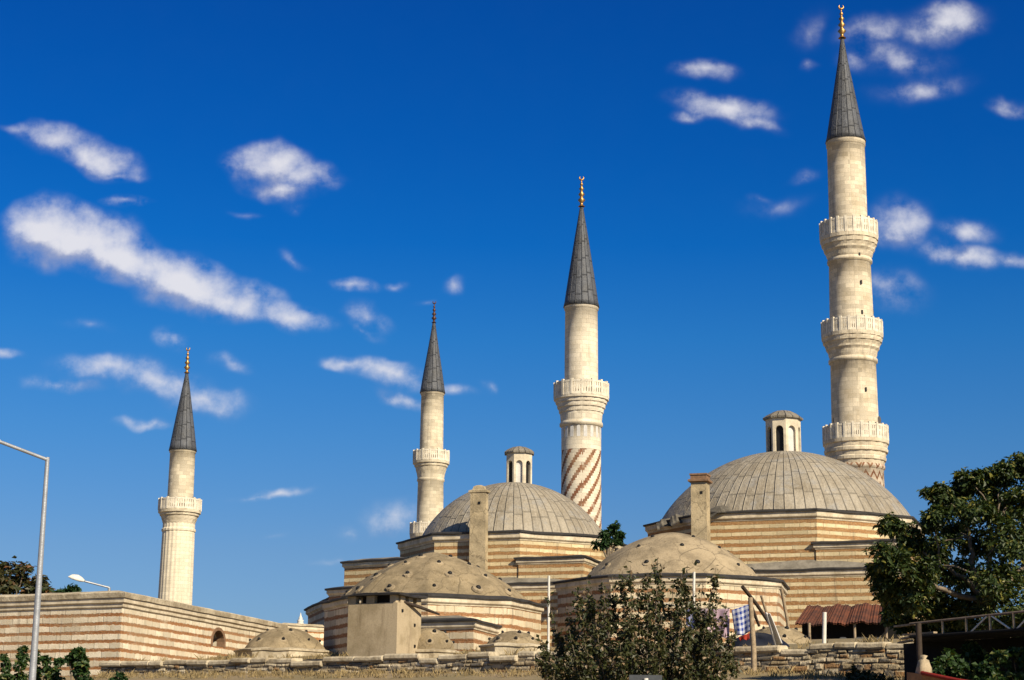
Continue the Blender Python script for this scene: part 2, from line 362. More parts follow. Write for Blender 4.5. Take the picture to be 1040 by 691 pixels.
# ------------------------------------------------------------------ mesh helpers
class MB:
    def __init__(s): s.v = []; s.f = []; s.uv = []; s.sm = []; s.mi = []
    def face(s, pts, uv=None, smooth=False, mi=0):
        i = len(s.v); s.v += [tuple(p) for p in pts]; s.f.append(tuple(range(i, i+len(pts)))); s.uv.append(uv or [(0, 0)]*len(pts)); s.sm.append(smooth); s.mi.append(mi)
    def grid(s, rings, closed=True, us=None, vs=None, smooth=False, mi=0):
        """loft: rings of equal length; us per column (n or n+1 if closed), vs per ring or None for the height z"""
        n = len(rings[0]); base = len(s.v)
        for r_ in rings: s.v += [tuple(p) for p in r_]
        cols = n if closed else n-1
        if us is None:
            us = [0.0]
            for j in range(cols): us.append(us[-1]+(Vector(rings[0][(j+1) % n])-Vector(rings[0][j])).length)
        for i in range(len(rings)-1):
            for j in range(cols):
                a = base+i*n+j; b_ = base+i*n+(j+1) % n; c = base+(i+1)*n+(j+1) % n; d = base+(i+1)*n+j
                s.f.append((a, b_, c, d))
                if vs is None: va = [s.v[q][2] for q in (a, b_, c, d)]
                else: va = [vs[i], vs[i], vs[i+1], vs[i+1]]
                s.uv.append([(us[j], va[0]), (us[j+1], va[1]), (us[j+1], va[2]), (us[j], va[3])]); s.sm.append(smooth); s.mi.append(mi)
        return base
    def cap(s, pts, up=True, mi=0):
        pts = list(pts) if up else list(pts)[::-1]
        s.face(pts, [(p[0], p[1]) for p in pts], mi=mi)
    def box(s, c, sx, sy, sz, rot=None, mi=0):
        """c = centre"""
        rot = rot or Matrix.Identity(3); c = Vector(c)
        q = [c+rot @ Vector((x*sx/2, y*sy/2, z*sz/2)) for z in (-1, 1) for x, y in ((-1, -1), (1, -1), (1, 1), (-1, 1))]
        base = len(s.v); s.v += [tuple(p) for p in q]
        for fc, (uu, vv) in (((0, 1, 5, 4), (sx, sz)), ((1, 2, 6, 5), (sy, sz)), ((2, 3, 7, 6), (sx, sz)), ((3, 0, 4, 7), (sy, sz)), ((4, 5, 6, 7), (sx, sy)), ((3, 2, 1, 0), (sx, sy))):
            s.f.append(tuple(base+i for i in fc)); z0 = q[0].z; s.uv.append([(0, z0), (uu, z0), (uu, z0+vv), (0, z0+vv)]); s.sm.append(False); s.mi.append(mi)
    def tube(s, pts, rad, n=8, smooth=True, mi=0, caps=True):
        pts = [Vector(p) for p in pts]
        if not isinstance(rad, (list, tuple)): rad = [rad]*len(pts)
        rings = []; vs = [0]; ref = None
        for i, p in enumerate(pts):
            t = (pts[min(i+1, len(pts)-1)]-pts[max(i-1, 0)]).normalized()
            a = ref if ref is not None else (Vector((0, 0, 1)) if abs(t.z) < .9 else Vector((1, 0, 0)))
            a = (a - t*a.dot(t)).normalized(); ref = a; b_ = t.cross(a)
            rings.append([p+(a*math.cos(2*math.pi*j/n)+b_*math.sin(2*math.pi*j/n))*rad[i] for j in range(n)])
            if i: vs.append(vs[-1]+(pts[i]-pts[i-1]).length)
        s.grid(rings, True, None, vs, smooth, mi)
        if caps: s.cap(rings[-1], True, mi); s.cap(rings[0], False, mi)
    def build(s, name, mat, parent=None, loc=None):
        me = bpy.data.meshes.new(name); me.from_pydata(s.v, [], s.f); 
        ul = me.uv_layers.new(name='UVMap'); flat = np.array([c for u in s.uv for p in u for c in p], dtype=np.float32)
        ul.data.foreach_set('uv', flat)
        me.polygons.foreach_set('use_smooth', s.sm); me.polygons.foreach_set('material_index', s.mi)
        for q in (mat if isinstance(mat, (list, tuple)) else [mat]): me.materials.append(q)
        me.update()
        o = bpy.data.objects.new(name, me); col.objects.link(o)
        if parent:
            o.parent = parent; o.matrix_parent_inverse = Matrix.Translation(-parent.location)
        return o
def tag(o, label, cat, group=None):
    o['label'] = label; o['category'] = cat
    if group: o['group'] = group
    return o
def thing(name, label, cat, loc, group=None):
    o = bpy.data.objects.new(name, None); col.objects.link(o); o.location = loc; o.empty_display_size = .3
    return tag(o, label, cat, group)
def off(poly, d, closed=True):
    """offset a ccw outline outwards by d with mitred corners"""
    n = len(poly); out = []
    for i in range(n):
        p = Vector(poly[i][:2])
        a = Vector(poly[i-1][:2]) if (closed or i > 0) else None
        b_ = Vector(poly[(i+1) % n][:2]) if (closed or i < n-1) else None
        ns = []
        if a is not None: e = (p-a).normalized(); ns.append(Vector((e.y, -e.x)))
        if b_ is not None: e = (b_-p).normalized(); ns.append(Vector((e.y, -e.x)))
        if len(ns) == 2: nn_ = (ns[0]+ns[1]); q = p+nn_*(d/max(.25, 1+ns[0].dot(ns[1])))
        else: q = p+ns[0]*d
        out.append((q.x, q.y))
    return out
def fine(poly, step=1.2, closed=True):
    out = []
    n = len(poly)
    for i in range(n if closed else n-1):
        a = Vector(poly[i][:2]); b_ = Vector(poly[(i+1) % n][:2]); k = max(1, int((b_-a).length/step))
        for j in range(k): q = a.lerp(b_, j/k); out.append((q.x, q.y))
    if not closed: out.append(tuple(poly[-1][:2]))
    return out
def sweep(poly, prof, closed=True, jit=0.0, seed=0, mb=None, step=None, vz=True):
    """sweep a moulding profile [(outward, z)...] round an outline"""
    mb = mb or MB(); rg = random.Random(seed)
    base = fine(poly, step, closed) if step else [tuple(p[:2]) for p in poly]
    js = [(rg.uniform(-jit, jit), rg.uniform(-jit, jit)) for _ in base]
    rings = []
    for (d, z) in prof:
        o_ = off(base, d, closed)
        # corners of a subdivided outline: straight points offset along their own edge
        rings.append([(p[0], p[1], z+j[0]) for p, j in zip(o_, js)])
    vs = None
    if not vz:
        vs = [0]
        for (a, b_) in zip(prof[:-1], prof[1:]): vs.append(vs[-1]+math.hypot(a[0]-b_[0], a[1]-b_[1]))
    mb.grid(rings, closed, None, vs)
    return mb, rings
def octo(cx, cy, r, rot=0, n=8):
    """ccw octagon; rot: degrees of the vertex facing the camera, to the right"""
    return [(cx+r*math.sin(R(rot)+2*math.pi*i/n), cy-r*math.cos(R(rot)+2*math.pi*i/n)) for i in range(n)]
def lathe(mb, c, prof, n=48, ufun=None, rmod=None, vs='z', smooth=True, ucount=None, mi=0):
    """prof: [(r, z)...]"""
    rings = []; L = [0]
    for i, (r_, z) in enumerate(prof):
        rings.append([(c[0]+(r_*(rmod(2*math.pi*j/n, i, z) if rmod else 1))*math.sin(2*math.pi*j/n), c[1]-(r_*(rmod(2*math.pi*j/n, i, z) if rmod else 1))*math.cos(2*math.pi*j/n), z) for j in range(n)])
        if i: L.append(L[-1]+math.hypot(r_-prof[i-1][0], z-prof[i-1][1]))
    rm = max(p[0] for p in prof)
    tot = ucount if ucount else 2*math.pi*rm
    mb.grid(rings, True, [tot*j/n for j in range(n+1)], None if vs == 'z' else L, smooth, mi)
    return rings

# ------------------------------------------------------------------ ground
WA, WB = Vector((-19.0, 85.0)), Vector((13.7, 62.3))          # terrace wall line, surveyed
WALL_TOP = 5.24
def wall_y(x):
    if x < -19: return min(86.6+.5*(-18.9-x), 110)
    x = min(x, 36.0); return WA.y+(WB.y-WA.y)*(x-WA.x)/(WB.x-WA.x)
def base_z(x): return float(np.interp(x, [-30, -19, -1.7, 8, 13.7, 20], [4.7, 4.72, 4.5, 4.42, 4.0, 3.6]))
def ground_z(x, y):
    s_ = y-wall_y(x); b_ = base_z(x)
    if s_ < 0:
        t = max(0.0, 1+s_/50.0); return b_*(t**1.15 if t > 0 else 0)
    if s_ < .8: return b_
    top = 5.1 + .075*min(max(s_-1, 0), 16)
    return top if s_ > 1 else b_+(top-b_)*(s_-.8)/.2
xs = [-1500, -600, -250, -120, -80] + list(np.arange(-60, 61, 1.5)) + [80, 120, 250, 600, 1500]
ss = [-1500, -400, -150, -90, -60] + list(np.arange(-51, -1, 2.0)) + [-.6, 0, .3, .55, .8, .9, 1.0] + list(np.arange(2, 20, 1.5)) + [25, 40, 60, 100, 200, 500, 1200, 3500]
gm = MB(); rings = []
for s_ in ss:
    row = []
    for x in xs:
        y = wall_y(x)+s_; z = ground_z(x, y)
        if z > .2 and abs(s_) > .9: z += random.uniform(-.05, .05)
        row.append((x, y, z))
    rings.append(row)
gm.grid(rings, False, smooth=True)
o = gm.build('ground', M['earth']); o['kind'] = 'structure'
rd = MB(); rd.face([(-300, 6, .012), (300, 6, .012), (300, 14, .012), (-300, 14, .012)]); o = rd.build('road', M['asphalt']); o['kind'] = 'structure'
pv_ = MB(); pv_.box((0, 15.5, .06), 600, 3, .14); pv_.box((0, 2, .06), 600, 8, .14); o = pv_.build('pavement', M['paving']); o['kind'] = 'structure'

# ------------------------------------------------------------------ minarets
def minaret(ax, y0, y1, Y, label, spec):
    """ax: function py -> px of the axis; spec lists sections in survey pixels"""
    top = P(ax(y0), y0, Y); base = P(ax(y1), y1, Y)
    cx_, cy_ = (top.x+base.x)/2, Y
    root = thing('minaret', label, 'minaret', (cx_, cy_, 6.0))
    def zz(py, r_=0.0): return P(ax(py), py, Y-r_).z      # height of the rim that faces the viewer
    def rr(py, hw): p = P(ax(py), py, Y); return hw/scale_at(p)
    c = (cx_, cy_)
    for kind, mat, prof, ex in spec:
        pr = [(rr(py, hw), zz(py, rr(py, hw))) for py, hw in prof]
        if kind == 'shaft':
            mb = MB(); pr2 = []
            for a, b_ in zip(pr[:-1], pr[1:]):
                k = max(1, int((a[1]-b_[1])/2.0)); pr2 += [(a[0]+(b_[0]-a[0])*i/k, a[1]+(b_[1]-a[1])*i/k) for i in range(k)]
            pr2.append(pr[-1]); pr2 = pr2[::-1]
            if not ex.get('ground'): pr2 = [(pr2[0][0], pr2[0][1]-.7)]+pr2
            if ex.get('ground'): pr2 = [(pr2[0][0]*1.02, 6.0)] + pr2
            fl = ex.get('flutes')
            if fl: lathe(mb, c, pr2, fl*6, rmod=lambda a, i, z: 1-.022*abs(math.cos(a*fl/2))**2, smooth=False)
            else: lathe(mb, c, pr2, ex.get('n', 40), smooth=ex.get('smooth', True))
            mb.cap([(c[0]+pr2[-1][0]*math.sin(t), c[1]-pr2[-1][0]*math.cos(t), pr2[-1][1]) for t in np.linspace(0, 2*math.pi, 24, endpoint=False)])
            sh = mb.build('shaft', mat, root)
            for (dx, py) in ex.get('slits', []):
                p = P(ax(py)+dx, py, Y); r_ = rr(py, prof[0][1] if py < prof[1][0] else prof[-1][1])
                a = math.asin(max(-1, min(1, (p.x-cx_)/r_)))
                wb = MB(); wb.box((cx_+r_*math.sin(a), cy_-r_*math.cos(a), p.z), .15, .06, .36, Matrix.Rotation(a, 3, 'Z'))
                wb.build('slit_window', M['dark'], sh)
            if ex.get('arcade'):
                n = ex['arcade']; ya, yb, hw = ex['arc_y']
                r_ = rr(ya, hw); za, zb = zz(ya, r_), zz(yb, r_)
                for i in range(n):
                    a = 2*math.pi*(i+.5)/n
                    if math.cos(a) < -.1: continue
                    t = MB(); ww = 2*math.pi*r_/n*.52; rot = Matrix.Rotation(a, 3, 'Z')
                    pts = [Vector((-ww/2, 0, zb)), Vector((ww/2, 0, zb))]+[Vector((ww/2*math.cos(q), 0, za-ww/2+ww/2*math.sin(q)*1.3)) for q in np.linspace(0, math.pi, 7)]
                    pts = [rot @ p+Vector((cx_+(r_+.004)*math.sin(a), cy_-(r_+.004)*math.cos(a), 0)) for p in pts]
                    back = [p-Vector((.05*math.sin(a), -.05*math.cos(a), 0)) for p in pts]
                    t.face(pts); t.grid([back, pts], True)
                    t.build('niche', ex['arc_mat'], sh)
        elif kind == 'balcony':
            mb = MB(); n = 72; sc_n = ex.get('scallop', 18); amp = ex.get('amp', .014)
            def md(a, i, z): return 1+(amp*(.5-abs((a*sc_n/(2*math.pi)+.5*(i % 2)) % 1-.5)*2) if 0 < i < len(pr)-1 else 0)
            lathe(mb, c, pr[::-1], n, rmod=md, smooth=False)
            mb.cap([(c[0]+pr[0][0]*math.sin(2*math.pi*j/n), c[1]-pr[0][0]*math.cos(2*math.pi*j/n), pr[0][1]) for j in range(n)])
            bal = mb.build('balcony', mat, root)
            ry0, ry1, hw = ex['rail']; r_ = rr(ry1, hw); z1, z0 = zz(ry0, r_), zz(ry1, r_)
            np_ = ex.get('posts', 20); t = MB(); h = z1-z0
            lathe(t, c, [(r_-.09, z0), (r_+.03, z0), (r_+.03, z0+h*.16), (r_-.09, z0+h*.16), (r_-.09, z0)], 60, smooth=False)
            lathe(t, c, [(r_-.09, z1-h*.14), (r_+.03, z1-h*.14), (r_+.03, z1), (r_-.09, z1), (r_-.09, z1-h*.14)], 60, smooth=False)
            for i in range(np_):
                a = 2*math.pi*i/np_
                t.box((cx_+(r_-.03)*math.sin(a), cy_-(r_-.03)*math.cos(a), (z0+z1)/2+h*.04), .20, .20, h*1.10, Matrix.Rotation(a, 3, 'Z'))
                for q in range(1, 4):
                    b_ = a+2*math.pi/np_*q/4
                    t.box((cx_+(r_-.03)*math.sin(b_), cy_-(r_-.03)*math.cos(b_), (z0+z1)/2), 2*math.pi*r_/np_/4*.70, .08, h*.76, Matrix.Rotation(b_, 3, 'Z'))
            lathe(t, c, [(r_-.07, z0+h*.47), (r_-.0, z0+h*.47), (r_-.0, z0+h*.62), (r_-.07, z0+h*.62), (r_-.07, z0+h*.47)], 60, smooth=False)
            t.build('railing', M['rail'], bal)
            for (dx, dy) in ex.get('horns', []):
                p = P(ax(ry0)+dx, ry0+dy, Y-.5); t = MB()
                d = Vector((math.copysign(.8, dx), -.6, 0)).normalized()
                t.tube([p-d*.35, p-d*.05, p+d*.2, p+d*.3], [.10, .12, .22, .34], 12)
                t.tube([p-d*.2, p-d*.2+Vector((0, 0, -1.0))], .035, 6)
                t.build('loudspeaker', plainhorn, bal)
        elif kind == 'spire':
            mb = MB(); lathe(mb, c, [(pr[-1][0]*.9, pr[-1][1]-.02)]+pr[::-1], 40, ucount=ex.get('strips', 16), vs='l', smooth=True)
            mb.build('spire', mat, root)
        elif kind == 'finial':
            zt, zb_ = zz(prof[0][0]), zz(prof[-1][0]); H = zt-zb_; s_ = H
            pf = [(.10, 0), (.045, .06), (.045, .12), (.11, .20), (.045, .28), (.04, .31), (.095, .38), (.04, .46), (.035, .50), (.075, .56), (.03, .62), (.025, .66), (.055, .70), (.022, .75), (.012, .84)]
            mb = MB(); lathe(mb, c, [(r_*s_*1.05, zb_+t*H) for r_, t in pf], 16)
            fo = mb.build('finial', mat, root)
            cr = MB(); rad = .062*H; pts = []; rd_ = []
            for q in np.linspace(-2.3, 2.3, 15):
                pts.append((cx_+rad*math.sin(q), cy_, zb_+.91*H-rad*math.cos(q))); rd_.append(.012*H+.022*H*(1-abs(q)/2.3))
            cr.tube(pts, rd_, 8); cr.build('crescent', mat, fo)
    # square plinth that carries it on the ground
    mb = MB(); r_ = rr(y1, spec[-1][2][-1][1])*1.5
    mb.grid([octo(cx_, cy_, r_, 22.5, 8)] and [[(x, y, 5.5) for x, y in octo(cx_, cy_, r_, 22.5)], [(x, y, 13) for x, y in octo(cx_, cy_, r_, 22.5)], [(x, y, 15) for x, y in octo(cx_, cy_, r_*.7, 22.5)]], True)
    mb.build('plinth', M['stone2'], root)
    return root
plainhorn = plain('horn_paint', (.10, .09, .08), .6, .2, 3)
lin = lambda xa, ya, xb, yb: (lambda y: xa+(xb-xa)*(y-ya)/(yb-ya))
# tall three-balcony minaret
minaret(lin(854.5, 5, 868, 428), 5, 428, 152, 'tallest minaret at right with three balconies and red zigzag base', [
 ('finial', M['gold'], [(4, 1), (39, 2)], {}),
 ('spire', M['min_lead'], [(38, 1.6), (60, 5), (100, 12.6), (133, 18.9), (138, 20.4)], {'strips': 18}),
 ('shaft', M['stone4'], [(137.5, 19.6), (143, 19.6), (143.5, 18.8), (236, 19.3)], {}),
 ('balcony', M['stone4'], [(234.5, 29.2), (238, 29.0), (238.6, 28.2), (243, 27.6), (244, 26.8), (247, 25.6), (249, 25.4), (252, 23.6), (256, 22.6), (259, 21.4)], {'rail': (219.5, 234.5, 28.6), 'posts': 22, 'horns': [(-8, -3)]}),
 ('shaft', M['stone4'], [(258, 21.5), (259.5, 22.6), (262, 22.6), (263, 20.9), (336, 22.2)], {'slits': [(6, 264), (7, 292), (7, 322)]}),
 ('balcony', M['stone4'], [(334.5, 31), (338, 30.8), (339, 30.0), (343, 29.4), (344, 28.4), (348, 26.8), (350, 26.6), (353, 24.8), (357, 24.0), (360, 23)], {'rail': (321, 334.5, 30.2), 'posts': 22, 'horns': [(18, -4)]}),
 ('shaft', M['stone4'], [(360, 23.2), (361, 24.6), (364, 24.6), (365, 22.8), (446, 23.8)], {'slits': [(8, 400)]}),
 ('balcony', M['stone4'], [(443.5, 33.2), (447, 33), (448, 31.8), (452, 31.2), (453, 32), (456, 31.8), (457, 30.2), (461, 29.4), (462, 30), (465, 29.6), (466, 28.4), (470, 27.4)], {'rail': (429, 443.5, 32.4), 'posts': 24, 'horns': [(-17, -2), (22, -2)], 'amp': .012}),
 ('shaft', M['zigzag'], [(469, 27), (470, 28.6), (473, 28.6), (474, 27), (500, 27.5), (560, 28.5)], {'ground': True}),
])
# spiral striped minaret
minaret(lin(591.6, 180, 589.2, 514), 178, 514, 150, 'middle minaret with spiral red and white striped shaft behind the left dome', [
 ('finial', M['gold'], [(178, 1), (210, 2)], {}),
 ('spire', M['min_lead'], [(209, 1.5), (240, 7), (285, 14.4), (303, 17.2), (308, 18.4)], {'strips': 16}),
 ('shaft', M['stone3'], [(307, 17.4), (311, 17.4), (311.5, 16.5), (402, 17.2)], {}),
 ('balcony', M['stone3'], [(399.5, 28), (402, 27.8), (402.6, 26.4), (406, 25.9), (407, 24.8), (411, 24.2), (412, 23.0), (416, 22.5), (417, 21.6), (426, 20.8)], {'rail': (385, 399.5, 27.4), 'posts': 16}),
 ('shaft', M['stone3'], [(425, 20.5), (427, 22), (429.5, 22), (430.5, 20), (447, 20.2)], {'arcade': 18, 'arc_y': (432, 443, 20.1), 'arc_mat': M['pane_pale']}),
 ('shaft', M['spiral'], [(447, 20.0), (520, 20.6), (560, 20.8)], {'ground': True}),
])
# two-balcony slender minaret
minaret(lin(441, 307, 436.6, 540), 305, 540, 195, 'slender sand coloured minaret with two balconies and copper finial', [
 ('finial', M['copper'], [(305, .8), (328, 1.6)], {}),
 ('spire', M['min_lead'], [(327, 1.3), (350, 5), (380, 10.2), (393, 12.2), (397, 13)], {'strips': 14}),
 ('shaft', M['stone2'], [(396, 12.2), (399, 12.2), (399.5, 11.4), (468, 12.1)], {}),
 ('balcony', M['stone2'], [(466.5, 18.6), (469, 18.4), (469.6, 17.2), (472, 16.8), (473, 15.8), (476, 15.2), (480, 14.2), (485, 13.4)], {'rail': (456, 466.5, 18.2), 'posts': 14}),
 ('shaft', M['stone2'], [(484, 13.2), (485, 14.0), (487, 14.0), (488, 13), (542, 13.8)], {}),
 ('balcony', M['stone2'], [(541, 20.4), (544, 20), (548, 18.6), (552, 17), (557, 15.5)], {'rail': (530, 541, 20), 'posts': 14}),
 ('shaft', M['stone2'], [(556, 15), (590, 15.4)], {'ground': True}),
])
# fluted minaret
minaret(lin(191, 354, 177.9, 608), 352, 608, 185, 'leftmost minaret with a pale fluted shaft and single balcony', [
 ('finial', M['gold'], [(352, .8), (379, 1.6)], {}),
 ('spire', M['min_lead'], [(378, 1.3), (400, 5), (435, 10.8), (451, 13.2), (456, 14.2)], {'strips': 14}),
 ('shaft', M['stone2'], [(455, 13.4), (458, 13.4), (458.5, 12.6), (518, 13.2)], {}),
 ('balcony', M['stone2'], [(516, 21.6), (519, 21.4), (519.6, 20), (522, 19.6), (523, 18.4), (526, 17.6), (528, 16.8), (531, 16)], {'rail': (505, 516, 21.2), 'posts': 14}),
 ('shaft', M['stone1'], [(530, 15.6), (531, 16.2), (535, 16.2), (536, 17.2), (538, 17.2), (539, 16.3), (610, 17.2), (640, 17.4)], {'flutes': 24, 'ground': True}),
])

# ------------------------------------------------------------------ domed buildings
def corn(z, proj=.28, h=.45): return [(0, z-h), (.03, z-h), (.04, z-h*.86), (proj*.5, z-h*.68), (proj*.55, z-h*.60), (proj*.55, z-.02)]
def edge(z, proj=.36, t=.10): proj *= .72; return [(.05, z-.02), (proj, z-.02), (proj+.02, z+t-.02), (proj-.02, z+t), (-.25, z+t+.10)]
def wall_of(poly, z0, z1, mat, root, jit=.0, name='wall'):
    mb, _ = sweep(poly, [(0, z0), (0, z1)], True); return mb.build(name, mat, root)
def cornice_of(poly, z, root, proj=.28, h=.45, seed=1, lead=True):
    mb, _ = sweep(poly, corn(z, proj, h), True, .012, seed, step=1.4)
    o = mb.build('cornice', M['cornice'], root)
    if lead:
        mb, _ = sweep(poly, edge(z, proj+.09), True, .03, seed+9, step=.9); mb.build('lead_edge', M['lead_edge'], o)
    return o
def roof_of(poly, z, poly2, z2, root, mat=None, name='roof'):
    mb = MB(); a = [(x, y, z) for x, y in poly]; b_ = [(x, y, z2) for x, y in poly2]
    mb.grid([a, b_], True); mb.cap(b_); return mb.build(name, mat or M['ledge'], root)
def dome_prof(r, h, z, n=16, cone=0.0):
    rad = (r*r+h*h)/(2*h); a1 = math.asin(min(1, r/rad)); a1 = a1 if h <= r else math.pi-a1
    out = []
    for i in range(n+1):
        q = max(.02, rad*math.sin(a1*(1-i/n))); zz = rad*math.cos(a1*(1-i/n))-(rad-h)
        out.append((q, z+zz*(1-cone)+cone*h*(1-(q/r)**1.25)))
    return out
def dome_of(cx_, cy_, r, h, z, root, mat, strips, facet=0, rot=0, lump=0.0, seed=0, name='dome', cone=0.0, ribs=0):
    pr = dome_prof(r, h, z, 22, cone); mb = MB(); n = 128 if ribs else 96
    ph = [random.Random(seed+i).uniform(0, 6.28) for i in range(6)]
    def md(a, i, zz_):
        f = 1.0
        if facet:
            q = ((a-R(rot)) % (math.pi/4))-math.pi/8; f *= 1+facet*(math.cos(math.pi/8)/math.cos(q)*1.04-1)
        if ribs and round(a*n/(2*math.pi)) % (n//ribs) == 0: f *= 1.011
        if lump: f *= 1+lump*(math.sin(3*a+ph[0]+i*.3)+.6*math.sin(7*a+ph[1]-i*.5)+.5*math.sin(13*a+ph[2]+i*.9))
        return f
    lathe(mb, (cx_, cy_), pr, n, rmod=md, vs='l', ucount=strips, smooth=True)
    return mb.build(name, mat, root), pr
def arch_panel(mb, a, b_, z0, z1, half, zs, zc, depth, u0=0, rise=1.15, mi=0, mid=.5):
    """a wall panel from a to b (2d) with one arched hole: half-width, sill zs, spring zc"""
    a, b_ = Vector(a[:2]), Vector(b_[:2]); L = (b_-a).length; e = (b_-a)/L; nrm = Vector((e.y, -e.x)); c = L*mid
    def pt(s_, z, d=0): q = a+e*s_-nrm*d; return (q.x, q.y, z)
    def quad(p): mb.face([pt(s_, z) for s_, z in p], [(u0+s_, z) for s_, z in p], mi=mi)
    quad([(0, z0), (c-half, z0), (c-half, z1), (0, z1)]); quad([(c+half, z0), (L, z0), (L, z1), (c+half, z1)])
    if zs > z0: quad([(c-half, z0), (c+half, z0), (c+half, zs), (c-half, zs)])
    arc = [(c+half*math.cos(t), zc+half*rise*math.sin(t)) for t in np.linspace(math.pi, 0, 11)]
    for p, q in zip(arc[:-1], arc[1:]): quad([p, q, (q[0], z1), (p[0], z1)])
    hole = [(c-half, zs)]+arc+[(c+half, zs)]
    mb.grid([[pt(s_, z) for s_, z in hole], [pt(s_, z, depth) for s_, z in hole]], False, mi=mi)
    return [pt(s_, z, depth*.9) for s_, z in hole]
def lantern_of(cx_, cy_, r, z0, z1, ztop, root, pale, rot=0):
    r *= 1.05; ps = octo(cx_, cy_, r, rot); t = MB(); panes = []
    for i in range(8):
        a, b_ = ps[i], ps[(i+1) % 8]; L = (Vector(b_)-Vector(a)).length
        panes.append(arch_panel(t, a, b_, z0, z1, L*.31, z0+.12, z1-(z1-z0)*.33, .22, u0=i*L))
    lan = t.build('lantern', M['lantern'], root)
    for i, p in enumerate(panes):
        q = MB(); q.face(p); q.build('pane', M['pane_pale'] if i in pale else M['dark'], lan)
    t = MB(); t.grid([[(x, y, z1) for x, y in octo(cx_, cy_, r*1.02, rot)], [(x, y, z1) for x, y in octo(cx_, cy_, r*1.14, rot)], [(x, y, z1+.12) for x, y in octo(cx_, cy_, r*1.16, rot)], [(x, y, z1+.3) for x, y in octo(cx_, cy_, r*.95, rot)],
        [(x, y, z1+(ztop-z1)*.85) for x, y in octo(cx_, cy_, r*.5, rot)], [(x, y, ztop) for x, y in octo(cx_, cy_, r*.08, rot)]], True, [0, 2, 4, 6, 8, 10, 12, 14, 16], [0, .3, .4, .7, 1.2, 1.6])
    t.build('lantern_roof', M['dome_dark'], lan)
M['dome_dark'] = sheet('lantern_lead', (.20, .175, .135), rh=3.0)

def square(cx_, cy_, half, rot):
    """ccw square whose front face looks rot degrees right of the camera"""
    return octo(cx_, cy_, half*math.sqrt(2), rot-45, 4)
# --- right hall
HX, HY = P(797, 500, 118).x, 118.0
ez = P(805, 519, 109).z
hall = thing('domed_hall', 'largest striped hall with broad ribbed dome below the tallest minaret', 'bath house', (HX, HY, 6))
oc = octo(HX, HY, 9.25, 3)
wall_of(oc, 10.5, ez-.4, M['hall'], hall, name='drum_wall'); cornice_of(oc, ez, hall, .30, .5, 3)
roof_of(off(oc, .1), ez+.1, octo(HX, HY, 8.2, 3), ez+.28, hall, M['ledge'])
dz = P(797, 460, 118).z-ez
dome_of(HX, HY, 8.45, dz-.2, ez+.2, hall, M['dome'], 80, lump=.0012)
lz0 = P(797, 461.5, 118).z; lantern_of(HX, HY, 17.0/scale_at(P(797, 440, 118)), lz0-.25, P(797, 427, 118).z, P(797, 417, 118).z, hall, {0}, 0)
sq = square(HX, HY, 9.05, 3-22.5); lz = P(800, 579.5, 108.5).z
wall_of(sq, 5, lz-.4, M['hall'], hall, name='base_wall'); cornice_of(sq, lz, hall, .22, .4, 5)
roof_of(off(sq, .1), lz+.09, octo(HX, HY, 9.2, 3), lz+.75, hall, M['ledge'], name='ledge_roof')
def corner_block(cx_, cy_, half, rot, z, root, i):
    """the squinch block: triangle of the square's corner left outside the octagon"""
    s_ = square(cx_, cy_, half, rot); k = s_[i]; kp, kn = Vector(s_[i-1]), Vector(s_[(i+1) % 4]); kv = Vector(k)
    e1 = (kp-kv).normalized()*half*.60; e2 = (kn-kv).normalized()*half*.60
    tri = [tuple(kv+e1), tuple(kv), tuple(kv+e2)]
    c = Vector((cx_, cy_)); inner = tuple(kv.lerp(c, .5)); poly = tri+[inner]
    wall_of(poly, 6, z-.3, M['hall'], root, name='corner_block'); cornice_of(poly, z, root, .2, .34, i+20)
    roof_of(off(poly, .1), z+.09, [tuple(Vector(p).lerp(kv.lerp(c, .42), .75)) for p in poly], z+.42, root, M['ledge'], name='corner_roof')
corner_block(HX, HY, 8.64, 3-22.5, P(850, 550.5, 107.5).z, hall, 1)
# chimney of the right hall
def chimney(px, y0, y1, hw, Y, root, capkind, deep=1.0):
    a = P(px, y0, Y); b_ = P(px+.5, y1, Y); x = a.x; r_ = hw/scale_at(a); z0 = 6.5; z1 = a.z
    rot = R(-19); ca_, sa_ = math.cos(rot), math.sin(rot)
    s4 = lambda q, z: [(x+ca_*q*i-sa_*q*deep*j, Y+sa_*q*i+ca_*q*deep*j, z) for i, j in ((-1, -1), (1, -1), (1, 1), (-1, 1))]
    t = MB(); t.grid([s4(r_*1.05, z0), s4(r_*.97, z1-.55)], True); c = t.build('chimney', M['chim'], root)
    t = MB()
    if capkind == 'point': t.grid([s4(r_*.97, z1-.55), s4(r_*1.18, z1-.5), s4(r_*1.18, z1-.36), s4(r_*.78, z1-.3), s4(r_*.62, z1-.08), s4(r_*.25, z1)], True); t.cap(s4(r_*.25, z1)); mt = M['chim']
    else: t.grid([s4(r_*.97, z1-.55), s4(r_*1.3, z1-.5), s4(r_*1.3, z1-.38), s4(r_*1.02, z1-.33), s4(r_*1.02, z1-.1), s4(r_*1.12, z1-.1), s4(r_*1.12, z1)], True); t.cap(s4(r_*1.12, z1)); mt = M['brickcap']
    t.build('chimney_cap', mt, c)
    for k in range(2):
        q = MB(); q.box((x+.08*(k*2-1)+.1, Y-r_*deep*.98, z1-1.2-1.9*k), .16, .12, .16, Matrix.Rotation(rot, 3, 'Z')); q.build('vent_hole', M['dark'], c)
M['chim'] = mortar('chimney_render', (.42, .335, .205), .35)
M['brickcap'] = plain('cap_brick', (.22, .13, .075), .9, .4, 4)
chimney(711, 482, 556, 8.1, 109.3, hall, 'brick')
